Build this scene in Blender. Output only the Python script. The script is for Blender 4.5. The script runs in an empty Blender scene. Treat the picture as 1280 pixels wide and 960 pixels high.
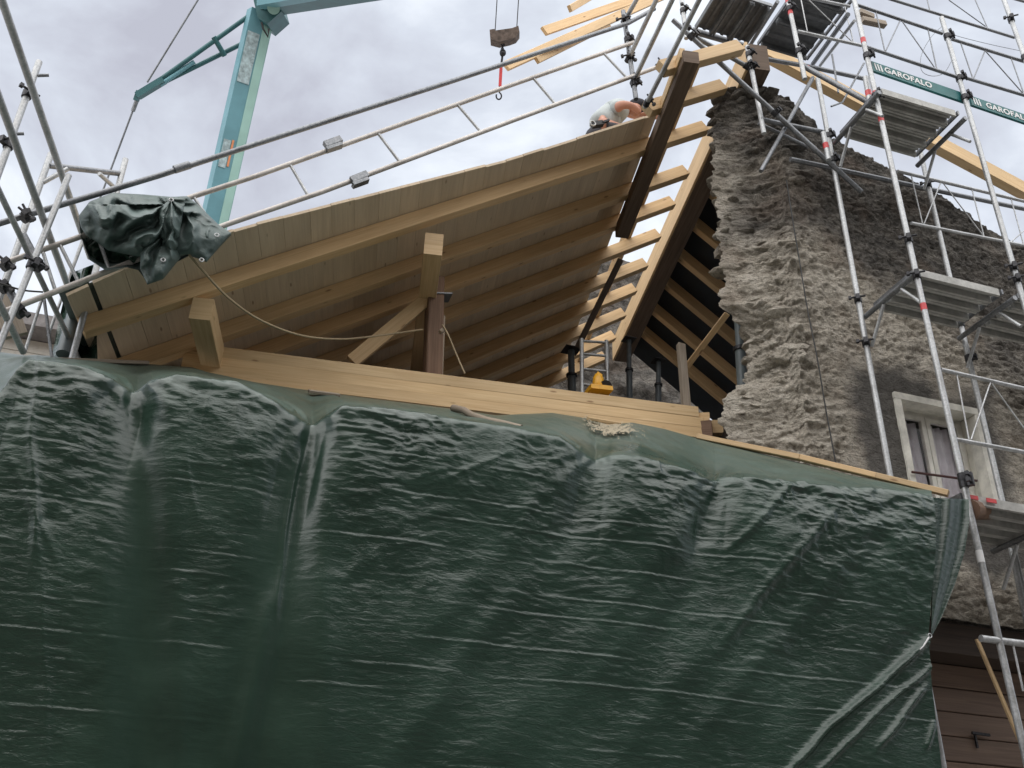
import bpy, bmesh, math, random
import numpy as np
from mathutils import Vector, Matrix
random.seed(7); rng = np.random.default_rng(7)
SC = bpy.context.scene
COL = SC.collection
rad = math.radians
# ------------------------------------------------------------------ camera
CAMP = np.array([0., 0., 1.6]); FPX = 1239.0
PSI, TH, RO = rad(17.3), rad(29.7), rad(1.97)
cf = np.array([math.sin(PSI)*math.cos(TH), math.cos(PSI)*math.cos(TH), math.sin(TH)])
_r0 = np.array([math.cos(PSI), -math.sin(PSI), 0]); _u0 = np.cross(_r0, cf)
cr = _r0*math.cos(RO) + _u0*math.sin(RO); cu = np.cross(cr, cf)
cam = bpy.data.cameras.new('camera'); camo = bpy.data.objects.new('camera', cam); COL.objects.link(camo)
camo.matrix_world = Matrix(((cr[0], cu[0], -cf[0], CAMP[0]), (cr[1], cu[1], -cf[1], CAMP[1]), (cr[2], cu[2], -cf[2], CAMP[2]), (0, 0, 0, 1)))
cam.sensor_width = 36; cam.sensor_fit = 'HORIZONTAL'; cam.lens = FPX/1280*36; cam.clip_start = .05; cam.clip_end = 2000
SC.camera = camo
# ------------------------------------------------------------------ sky, sun, exposure
SUN_EL, SUN_AZ = 50, 200          # azimuth clockwise from +Y: behind the viewer, a little to the left
W_ = bpy.data.worlds.new('World'); SC.world = W_; W_.use_nodes = True
nt = W_.node_tree; nt.nodes.clear()
def nd(t, typ, **kw):
    n = t.nodes.new(typ)
    for k, v in kw.items():
        if k.startswith('i_'): n.inputs[int(k[2:])].default_value = v
        else: setattr(n, k, v)
    return n
out = nd(nt, 'ShaderNodeOutputWorld'); bg = nd(nt, 'ShaderNodeBackground'); bg.inputs[1].default_value = 0.1
sky = nd(nt, 'ShaderNodeTexSky', sky_type='NISHITA', sun_disc=False, sun_elevation=rad(SUN_EL), sun_rotation=rad(SUN_AZ), dust_density=4.0)
tc = nd(nt, 'ShaderNodeTexCoord')
mp = nd(nt, 'ShaderNodeMapping'); mp.inputs['Scale'].default_value = (1, 1, 1.6); nt.links.new(tc.outputs['Generated'], mp.inputs[0])
n1 = nd(nt, 'ShaderNodeTexNoise'); n1.inputs['Scale'].default_value = 3.0; n1.inputs['Detail'].default_value = 8; n1.inputs['Roughness'].default_value = .55; n1.inputs['Distortion'].default_value = .35
nt.links.new(mp.outputs[0], n1.inputs['Vector'])
rp = nd(nt, 'ShaderNodeValToRGB'); e = rp.color_ramp.elements
e[0].position = .36; e[0].color = (3.8, 3.9, 4.5, 1); e[1].position = .63; e[1].color = (7.5, 7.9, 8.4, 1)
x_ = rp.color_ramp.elements.new(.5); x_.color = (5.2, 5.55, 6.2, 1)
nt.links.new(n1.outputs['Fac'], rp.inputs[0])
mx = nd(nt, 'ShaderNodeMix', data_type='RGBA'); mx.inputs['Factor'].default_value = .93
nt.links.new(sky.outputs[0], mx.inputs['A']); nt.links.new(rp.outputs[0], mx.inputs['B'])
nt.links.new(mx.outputs['Result'], bg.inputs[0]); nt.links.new(bg.outputs[0], out.inputs[0])
sun = bpy.data.lights.new('sun', 'SUN'); sun.energy = 3.0; sun.angle = rad(120); sun.color = (1, .96, .9)
suno = bpy.data.objects.new('sun', sun); COL.objects.link(suno)
_sd = Vector((math.sin(rad(SUN_AZ))*math.cos(rad(SUN_EL)), math.cos(rad(SUN_AZ))*math.cos(rad(SUN_EL)), math.sin(rad(SUN_EL))))
suno.rotation_euler = _sd.to_track_quat('Z', 'Y').to_euler()
SC.view_settings.view_transform = 'Standard'; SC.view_settings.look = 'None'
SC.view_settings.exposure = 0.58; SC.view_settings.gamma = 1; SC.view_settings.use_curve_mapping = False
# ------------------------------------------------------------------ helpers
def ray(x, y): return cf + cr*(x-640)/FPX - cu*(y-480)/FPX
def W(x, y, Y=None, Z=None, X=None, D=None):
    """the point of the place seen at photograph pixel x, y, on the plane Y= / Z= / X= or at depth D"""
    d = ray(x, y)
    if Y is not None: t = (Y-CAMP[1])/d[1]
    elif Z is not None: t = (Z-CAMP[2])/d[2]
    elif X is not None: t = (X-CAMP[0])/d[0]
    else: t = D
    return Vector(CAMP + d*t)
WM = {}
def link(o, parent, world):
    COL.objects.link(o)
    if parent is not None:
        o.parent = parent; o.matrix_basis = WM[parent.name].inverted() @ world
    else: o.matrix_basis = world
    WM[o.name] = world.copy()
    return o
def tag(o, label=None, cat=None, group=None, kind=None):
    for k, v in (('label', label), ('category', cat), ('group', group), ('kind', kind)):
        if v: o[k] = v
    return o
def thing(name, label, cat, loc=(0, 0, 0), group=None):
    o = bpy.data.objects.new(name, None); o.empty_display_size = .1
    link(o, None, Matrix.Translation(Vector(loc)))
    return tag(o, label, cat, group)
def objm(name, me, parent=None, world=None, mat=None):
    if mat is not None and not me.materials: me.materials.append(mat)
    return link(bpy.data.objects.new(name, me), parent, world if world is not None else Matrix.Identity(4))
def mesh(name, vs, fs, mat, parent=None, uvs=None, smooth=False, center=True):
    """one mesh object; vs are world coordinates, origin put at its centre"""
    vs = np.array([tuple(v) for v in vs], dtype=float)
    c = (vs.min(0)+vs.max(0))/2 if center else np.zeros(3)
    me = bpy.data.meshes.new(name); me.from_pydata((vs-c).tolist(), [], fs); me.update()
    if uvs is not None:
        l = me.uv_layers.new(name='uv')
        l.data.foreach_set('uv', np.array(uvs, dtype=np.float32).ravel())
    if smooth: me.polygons.foreach_set('use_smooth', [True]*len(me.polygons))
    return objm(name, me, parent, Matrix.Translation(Vector(c)), mat)
class MB:
    """collects shapes in world coordinates, then makes ONE mesh object"""
    def __init__(s): s.v = []; s.f = []; s.uv = []; s.sm = []
    def add(s, vs, fs, uvs=None, smooth=False):
        o = len(s.v); s.v += [tuple(v) for v in vs]
        for i, f in enumerate(fs):
            s.f.append([k+o for k in f]); s.sm.append(smooth)
            s.uv += (uvs[i] if uvs else [(0, 0)]*len(f))
        return s
    def beam(s, a, b, w, h, up=(0, 0, 1), ch=0.0):
        """box from a to b; w across, h along up"""
        a = Vector(a); b = Vector(b); d = (b-a); L = d.length; d.normalize()
        up = Vector(up); sd = d.cross(up)
        if sd.length < 1e-4: up = Vector((0, 1, 0)); sd = d.cross(up)
        sd.normalize(); u = sd.cross(d).normalized()
        if ch <= 0: prof = [(-w/2, -h/2), (w/2, -h/2), (w/2, h/2), (-w/2, h/2)]
        else:
            c = ch; prof = [(-w/2+c, -h/2), (w/2-c, -h/2), (w/2, -h/2+c), (w/2, h/2-c), (w/2-c, h/2), (-w/2+c, h/2), (-w/2, h/2-c), (-w/2, -h/2+c)]
        n = len(prof); vs = [a+sd*p+u*q for p, q in prof]+[b+sd*p+u*q for p, q in prof]
        per = [0]
        for i in range(n):
            p, q = prof[i], prof[(i+1) % n]; per.append(per[-1]+math.hypot(p[0]-q[0], p[1]-q[1]))
        fs = []; uv = []
        for i in range(n):
            j = (i+1) % n; fs.append([i, i+n, j+n, j]); uv.append([(0, per[i]), (L, per[i]), (L, per[i+1]), (0, per[i+1])])
        fs.append(list(range(n))); uv.append([(9+p*.05, q) for p, q in prof])
        fs.append(list(range(2*n-1, n-1, -1))); uv.append([(9.4+p*.05, q) for p, q in reversed(prof)])
        return s.add(vs, fs, uv)
    def tube(s, pts, r, n=10, cap=True, r2=None):
        pts = [Vector(p) for p in pts]; rings = []
        m = len(pts); prev = None
        for i, p in enumerate(pts):
            d = (pts[min(i+1, m-1)]-pts[max(i-1, 0)]).normalized()
            if prev is None:
                x = d.cross(Vector((0, 0, 1)));
                if x.length < 1e-3: x = d.cross(Vector((0, 1, 0)))
                x.normalize()
            else:
                x = prev-d*prev.dot(d); x.normalize()
            prev = x; y = d.cross(x)
            rr = r if r2 is None else r+(r2-r)*i/(m-1)
            rings.append([p+(x*math.cos(2*math.pi*k/n)+y*math.sin(2*math.pi*k/n))*rr for k in range(n)])
        vs = [v for q in rings for v in q]; fs = []; uv = []; L = 0
        for i in range(m-1):
            l2 = L+(pts[i+1]-pts[i]).length
            for k in range(n):
                k2 = (k+1) % n; fs.append([i*n+k, i*n+k2, (i+1)*n+k2, (i+1)*n+k])
                uv.append([(L, k/n*.15), (L, (k+1)/n*.15), (l2, (k+1)/n*.15), (l2, k/n*.15)])
            L = l2
        s.add(vs, fs, uv, True)
        if cap: s.add(rings[0], [list(range(n-1, -1, -1))]); s.add(rings[-1], [list(range(n))])
        return s
    def ball(s, c, r, sx=1, sy=1, sz=1, n=10, m=6):
        vs = []; fs = []; c = Vector(c)
        for i in range(m+1):
            t = math.pi*i/m
            for k in range(n):
                p = 2*math.pi*k/n; vs.append(c+Vector((r*sx*math.sin(t)*math.cos(p), r*sy*math.sin(t)*math.sin(p), r*sz*math.cos(t))))
        for i in range(m):
            for k in range(n): fs.append([i*n+k, (i+1)*n+k, (i+1)*n+(k+1) % n, i*n+(k+1) % n])
        return s.add(vs, fs, None, True)
    def prism(s, poly, off):
        """closed planar outline poly (world), extruded by vector off"""
        poly = [Vector(p) for p in poly]; off = Vector(off); n = len(poly)
        vs = poly+[p+off for p in poly]; fs = [list(range(n)), list(range(2*n-1, n-1, -1))]
        uv = [[((p-poly[0]).length, .03*k) for k, p in enumerate(poly)], [((p-poly[0]).length, .03*k) for k, p in enumerate(reversed(poly))]]
        for i in range(n):
            j = (i+1) % n; fs.append([j, i, i+n, j+n]); uv.append([(0, 0), ((poly[j]-poly[i]).length, 0), ((poly[j]-poly[i]).length, .05), (0, .05)])
        return s.add(vs, fs, uv)
    def build(s, name, mat, parent=None):
        vs = np.array(s.v, dtype=float); c = (vs.min(0)+vs.max(0))/2
        me = bpy.data.meshes.new(name); me.from_pydata((vs-c).tolist(), [], s.f); me.update()
        l = me.uv_layers.new(name='uv'); l.data.foreach_set('uv', np.array(s.uv, dtype=np.float32).ravel())
        me.polygons.foreach_set('use_smooth', s.sm)
        return objm(name, me, parent, Matrix.Translation(Vector(c)), mat)
def beam(name, a, b, w, h, mat, parent=None, up=(0, 0, 1), ch=.004): return MB().beam(a, b, w, h, up, ch).build(name, mat, parent)
def tube(name, pts, r, mat, parent=None, n=10): return MB().tube(pts, r, n).build(name, mat, parent)
# value noise in numpy
def vnoise(x, y, seed=0):
    x = np.asarray(x, float); y = np.asarray(y, float)
    xi = np.floor(x).astype(np.int64); yi = np.floor(y).astype(np.int64); fx = x-xi; fy = y-yi
    fx = fx*fx*fx*(fx*(fx*6-15)+10); fy = fy*fy*fy*(fy*(fy*6-15)+10)
    def h(a, b):
        n = (a*374761393+b*668265263+seed*974634777) & 0xffffffff
        n = ((n ^ (n >> 13))*1274126177) & 0xffffffff
        n = ((n ^ (n >> 16))*2246822519) & 0xffffffff
        return ((n ^ (n >> 15)) & 0xffff)/65535.0
    return (h(xi, yi)*(1-fx)+h(xi+1, yi)*fx)*(1-fy)+(h(xi, yi+1)*(1-fx)+h(xi+1, yi+1)*fx)*fy*1.0
def fbm(x, y, seed=0, oct=4, gain=.5):
    a = 1; s = 0; t = 0
    for i in range(oct): s = s+a*(vnoise(x*2**i+i*17.3, y*2**i+i*9.1, seed+i)-.5)*2; t += a; a *= gain
    return s/t
def ridged(x, y, seed=0, oct=3): 
    a = 1; s = 0; t = 0
    for i in range(oct): s = s+a*(1-np.abs(vnoise(x*2**i+i*7.7, y*2**i+i*3.1, seed+i)-.5)*2); t += a; a *= .5
    return s/t
def grid_mesh(name, P, mat, parent=None, uv=None, keep=None, smooth=True):
    """P: (rows, cols, 3) world points"""
    R, C = P.shape[:2]; idx = np.arange(R*C).reshape(R, C)
    q = np.stack([idx[:-1, :-1], idx[:-1, 1:], idx[1:, 1:], idx[1:, :-1]], -1).reshape(-1, 4)
    if keep is not None: q = q[keep.reshape(-1)]
    co = P.reshape(-1, 3)
    c = np.array([0., 0, 0])
    me = bpy.data.meshes.new(name); me.vertices.add(R*C); me.vertices.foreach_set('co', (co-c).astype(np.float32).ravel())
    me.loops.add(len(q)*4); me.loops.foreach_set('vertex_index', q.astype(np.int32).ravel())
    me.polygons.add(len(q)); me.polygons.foreach_set('loop_start', np.arange(0, len(q)*4, 4, dtype=np.int32))
    me.polygons.foreach_set('use_smooth', np.full(len(q), smooth))
    if uv is not None:
        l = me.uv_layers.new(name='uv'); l.data.foreach_set('uv', uv.reshape(-1, 2)[q.ravel()].astype(np.float32).ravel())
    me.update(calc_edges=True); me.validate()
    return objm(name, me, parent, Matrix.Translation(Vector(c)), mat)
# ------------------------------------------------------------------ materials
def newmat(name):
    m = bpy.data.materials.new(name); m.use_nodes = True; t = m.node_tree
    return m, t, t.nodes['Principled BSDF']
def ramp(t, stops):
    r = nd(t, 'ShaderNodeValToRGB'); el = r.color_ramp.elements
    while len(el) < len(stops): el.new(.5)
    for e_, (p, c) in zip(el, stops): e_.position = p; e_.color = (*c, 1)
    return r
def noise(t, vec, scale, detail=4, rough=.55, dist=0.0):
    n = nd(t, 'ShaderNodeTexNoise'); n.inputs['Scale'].default_value = scale; n.inputs['Detail'].default_value = detail
    n.inputs['Roughness'].default_value = rough; n.inputs['Distortion'].default_value = dist
    if vec is not None: t.links.new(vec, n.inputs['Vector'])
    return n
def mapping(t, vec, sc): 
    m = nd(t, 'ShaderNodeMapping'); m.inputs['Scale'].default_value = sc; t.links.new(vec, m.inputs[0]); return m.outputs[0]
def mixc(t, a, b, fac, blend='MIX'):
    m = nd(t, 'ShaderNodeMix', data_type='RGBA', blend_type=blend)
    for s, v in (('A', a), ('B', b), ('Factor', fac)):
        if hasattr(v, 'links') or hasattr(v, 'is_linked'): t.links.new(v, m.inputs[s])
        elif s == 'Factor': m.inputs[s].default_value = v
        else: m.inputs[s].default_value = (*v, 1)
    return m.outputs['Result']
def bump(t, p, h, strength, dist): 
    b = nd(t, 'ShaderNodeBump'); b.inputs['Strength'].default_value = strength; b.inputs['Distance'].default_value = dist
    t.links.new(h, b.inputs['Height']); t.links.new(b.outputs[0], p.inputs['Normal']); return b
def math_(t, op, a, b=None):
    m = nd(t, 'ShaderNodeMath', operation=op)
    for i, v in enumerate((a, b)):
        if v is None: continue
        if hasattr(v, 'is_linked'): t.links.new(v, m.inputs[i])
        else: m.inputs[i].default_value = v
    return m.outputs[0]
def wood(name, c1, c2, knot=(.10, .045, .02), rough=.65, knots=True, tint=.12, gs=1.0, var=1.0):
    m, t, p = newmat(name)
    uvn = nd(t, 'ShaderNodeUVMap'); oi = nd(t, 'ShaderNodeObjectInfo')
    ad = nd(t, 'ShaderNodeVectorMath', operation='MULTIPLY_ADD'); t.links.new(oi.outputs['Random'], ad.inputs[0]); ad.inputs[1].default_value = (37.3, 11.7, 0)
    t.links.new(uvn.outputs[0], ad.inputs[2]); v = ad.outputs[0]
    g = noise(t, mapping(t, v, (1.3*gs, 38*gs, 1)), 1, 5, .6, 1.2)
    big = noise(t, mapping(t, v, (.9, 4, 1)), 1, 3, .5)
    r = ramp(t, [(.32, c1), (.68, c2)]); t.links.new(g.outputs['Fac'], r.inputs[0])
    r2 = ramp(t, [(.3, (1-tint*1.5, 1-tint*1.6, 1-tint*1.7)), (.7, (1+tint*.3, 1+tint*.25, 1+tint*.2))]); t.links.new(big.outputs['Fac'], r2.inputs[0])
    c = mixc(t, r.outputs[0], r2.outputs[0], 1.0, 'MULTIPLY')
    if knots:
        vo = nd(t, 'ShaderNodeTexVoronoi'); vo.inputs['Scale'].default_value = 1; t.links.new(mapping(t, v, (2.6, 8.5, 1)), vo.inputs['Vector'])
        k = ramp(t, [(.05, (1, 1, 1)), (.11, (0, 0, 0))]); t.links.new(vo.outputs['Distance'], k.inputs[0])
        c = mixc(t, c, knot, math_(t, 'MULTIPLY', k.outputs[0], .75))
    rr = ramp(t, [(0, (1-.2*var, 1-.22*var, 1-.25*var)), (.5, (.97, .97, .97)), (1, (1+.08*var, 1+.04*var, 1-.02*var))]); t.links.new(oi.outputs['Random'], rr.inputs[0])
    c = mixc(t, c, rr.outputs[0], 1.0, 'MULTIPLY')
    t.links.new(c, p.inputs['Base Color']); p.inputs['Roughness'].default_value = rough
    bump(t, p, g.outputs['Fac'], .25, .004)
    return m
M = {}
M['spruce'] = wood('spruce', (.64, .445, .24), (.78, .58, .345), knot=(.22, .10, .04))
M['spruce_beam'] = wood('spruce_beam', (.68, .47, .245), (.82, .615, .36), knot=(.26, .13, .05))
M['board'] = wood('board', (.66, .53, .38), (.76, .63, .465), knot=(.26, .16, .09), rough=.75, tint=.10, var=.35)
M['old_wood'] = wood('old_wood', (.13, .075, .05), (.27, .17, .115), rough=.8)
M['brown_beam'] = wood('brown_beam', (.10, .072, .054), (.19, .14, .105), rough=.8)
M['grey_wood'] = wood('grey_wood', (.30, .25, .2), (.46, .40, .33), rough=.85, knots=False)
M['dark_wood'] = wood('dark_wood', (.055, .038, .028), (.10, .07, .052), rough=.7, knots=False)
M['door_wood'] = wood('door_wood', (.15, .10, .074), (.23, .16, .12), rough=.6, knots=False)
def steel(name, c1, c2, metal=.75, rough=(.35, .6), sc=60):
    m, t, p = newmat(name); tcn = nd(t, 'ShaderNodeTexCoord'); oi = nd(t, 'ShaderNodeObjectInfo')
    ad = nd(t, 'ShaderNodeVectorMath', operation='MULTIPLY_ADD'); t.links.new(oi.outputs['Random'], ad.inputs[0]); ad.inputs[1].default_value = (7, 9, 5); t.links.new(tcn.outputs['Object'], ad.inputs[2])
    n = noise(t, ad.outputs[0], sc, 3, .6); b = noise(t, ad.outputs[0], 5, 4, .6)
    r = ramp(t, [(.35, c1), (.65, c2)]); t.links.new(n.outputs['Fac'], r.inputs[0])
    r2 = ramp(t, [(.3, (.62, .61, .6)), (.62, (1, 1, 1))]); t.links.new(b.outputs['Fac'], r2.inputs[0])
    t.links.new(mixc(t, r.outputs[0], r2.outputs[0], 1.0, 'MULTIPLY'), p.inputs['Base Color'])
    rr = ramp(t, [(.3, (rough[0],)*3), (.7, (rough[1],)*3)]); t.links.new(b.outputs['Fac'], rr.inputs[0]); t.links.new(rr.outputs[0], p.inputs['Roughness'])
    p.inputs['Metallic'].default_value = metal
    bump(t, p, n.outputs['Fac'], .08, .003)
    return m
M['galv'] = steel('galvanised_steel', (.46, .48, .49), (.64, .65, .66), metal=.5)
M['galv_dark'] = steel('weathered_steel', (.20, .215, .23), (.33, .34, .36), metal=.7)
M['sheet'] = steel('steel_sheet', (.47, .47, .45), (.58, .58, .55), metal=.2, rough=(.5, .7), sc=25)
M['sheet_dark'] = steel('old_steel_sheet', (.16, .17, .18), (.22, .23, .24), metal=.35, rough=(.5, .7), sc=25)
M['rail_pale'] = steel('pale_aluminium', (.62, .58, .54), (.74, .70, .66), metal=.25, rough=(.4, .6))
M['iron'] = steel('dark_iron', (.035, .035, .04), (.07, .07, .075), metal=.6)
M['rust'] = steel('rusty_iron', (.06, .02, .018), (.10, .035, .03), metal=.3)
def plain(name, c, rough=.5, metal=0.0, var=.12, sc=12, bumpd=0.0):
    m, t, p = newmat(name); tcn = nd(t, 'ShaderNodeTexCoord'); n = noise(t, tcn.outputs['Object'], sc, 5, .6)
    r = ramp(t, [(.3, tuple(max(0, q*(1-var)) for q in c)), (.7, tuple(min(1, q*(1+var)) for q in c))]); t.links.new(n.outputs['Fac'], r.inputs[0])
    t.links.new(r.outputs[0], p.inputs['Base Color']); p.inputs['Roughness'].default_value = rough; p.inputs['Metallic'].default_value = metal
    if bumpd: bump(t, p, n.outputs['Fac'], .5, bumpd)
    return m
M['red'] = plain('red_paint', (.62, .07, .075), .45)
M['white'] = plain('white_paint', (.78, .78, .78), .5, var=.06)
M['board_green'] = plain('teal_board_paint', (.012, .135, .14), .5, var=.15, sc=6)
M['crane_teal'] = plain('teal_paint', (.155, .34, .395), .45, var=.12, sc=1.5)
M['crane_pale'] = plain('pale_teal_paint', (.36, .58, .52), .5, var=.10, sc=1.5)
M['crane_dark'] = plain('dark_teal_paint', (.035, .12, .13), .45, var=.2, sc=3)
M['poster'] = plain('grey_poster', (.38, .48, .50), .6, var=.45, sc=9)
M['orange'] = plain('orange_paint', (.75, .30, .14), .5)
M['concrete'] = plain('dirty_counterweight', (.13, .10, .085), .85, var=.5, sc=14, bumpd=.02)
M['rope'] = plain('hemp_rope', (.38, .30, .19), .9, sc=60)
M['cable'] = plain('black_cable', (.03, .03, .03), .6)
M['yellow'] = plain('yellow_plastic', (.75, .38, .02), .4)
M['black'] = plain('black_plastic', (.02, .02, .022), .5)
M['cream'] = plain('cream_plaster', (.70, .68, .61), .85, var=.25, sc=7, bumpd=.004)
M['street_plaster'] = plain('brown_plaster', (.22, .17, .13), .9, var=.15, sc=3)
M['street_stone'] = plain('grey_plaster', (.20, .18, .16), .9, var=.2, sc=3)
M['frame_white'] = plain('old_white_paint', (.74, .72, .66), .6, var=.15, sc=9)
M['curtain'] = plain('mauve_curtain', (.80, .76, .79), .9, var=.15, sc=5)
M['skin'] = plain('skin', (.55, .27, .19), .55, var=.08)
M['tee'] = plain('grey_tee', (.46, .50, .50), .9, var=.08, sc=8)
M['cap'] = plain('dark_cap', (.035, .035, .045), .8)
M['trouser'] = plain('work_trousers', (.05, .05, .06), .9)
M['siding'] = plain('pale_siding', (.52, .50, .46), .7, var=.1)
M['roof_grey'] = plain('grey_slate', (.16, .15, .15), .8, var=.3)
M['pipe'] = plain('grey_pipe', (.16, .19, .20), .45, var=.12)
M['pvc'] = plain('dark_grey_prop_paint', (.10, .12, .135), .5, var=.2)
M['sheeting'] = plain('dark_blue_underlay', (.014, .022, .032), .6, var=.3, sc=4)
M['sawdust'] = plain('sawdust', (.38, .33, .24), .95, var=.3, sc=60, bumpd=.01)
M['gravel'] = plain('gravel', (.25, .24, .225), .95, var=.35, sc=8, bumpd=.02)
M['glass'], _t, _p = newmat('window_glass'); _p.inputs['Base Color'].default_value = (.9, .9, .92, 1); _p.inputs['Roughness'].default_value = .05
_p.inputs['Transmission Weight'].default_value = 1; _p.inputs['IOR'].default_value = 1.12
def tarp_mat(name, base, r0=.28, r1=.46, weave=.5, wr=.35):
    m, t, p = newmat(name); tcn = nd(t, 'ShaderNodeTexCoord'); uvn = nd(t, 'ShaderNodeUVMap')
    n = noise(t, uvn.outputs[0], 1.7, 5, .6)
    r = ramp(t, [(.3, tuple(q*.75 for q in base)), (.7, tuple(q*1.25 for q in base))]); t.links.new(n.outputs['Fac'], r.inputs[0])
    dust = noise(t, uvn.outputs[0], 9, 8, .7); d = ramp(t, [(.60, (0, 0, 0)), (.80, (1, 1, 1))]); t.links.new(dust.outputs['Fac'], d.inputs[0])
    c = mixc(t, r.outputs[0], (.12, .145, .12), math_(t, 'MULTIPLY', d.outputs[0], .12))
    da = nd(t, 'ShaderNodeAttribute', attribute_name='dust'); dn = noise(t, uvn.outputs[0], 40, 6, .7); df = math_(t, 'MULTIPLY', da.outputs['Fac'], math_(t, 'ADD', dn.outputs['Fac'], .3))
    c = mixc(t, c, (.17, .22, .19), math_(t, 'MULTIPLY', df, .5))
    t.links.new(c, p.inputs['Base Color'])
    rr = ramp(t, [(.3, (r0,)*3), (.7, (r1,)*3)]); t.links.new(n.outputs['Fac'], rr.inputs[0]); t.links.new(math_(t, 'ADD', rr.outputs[0], math_(t, 'MULTIPLY', df, .25)), p.inputs['Roughness'])
    # crumples, run lengthwise across the sheet, and a faint weave
    a = noise(t, mapping(t, uvn.outputs[0], (8, 30, 1)), 1, 5, .62, .9)
    b = noise(t, mapping(t, uvn.outputs[0], (34, 62, 1)), 1, 3, .6, .6)
    s = math_(t, 'ADD', math_(t, 'MULTIPLY', a.outputs['Fac'], 1.0), math_(t, 'MULTIPLY', b.outputs['Fac'], .35))
    cl = nd(t, 'ShaderNodeAttribute', attribute_name='calm'); bb = bump(t, p, s, wr, .02); t.links.new(math_(t, 'MULTIPLY', math_(t, 'SUBTRACT', 1.0, cl.outputs['Fac']), wr), bb.inputs['Strength'])
    p.inputs['Specular IOR Level'].default_value = .55
    return m
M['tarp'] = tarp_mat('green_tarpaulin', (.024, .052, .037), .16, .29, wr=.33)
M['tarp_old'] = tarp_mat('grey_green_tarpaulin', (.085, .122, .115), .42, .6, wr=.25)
# ------------------------------------------------------------------ the ground
def ground():
    n = 40; s = np.linspace(-1, 1, n); s = np.sign(s)*np.abs(s)**2.2*600
    X, Y = np.meshgrid(s, s); P = np.stack([X, Y, np.zeros_like(X)], -1)
    o = grid_mesh('ground', P, M['gravel']); tag(o, kind='structure')
ground()
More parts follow.
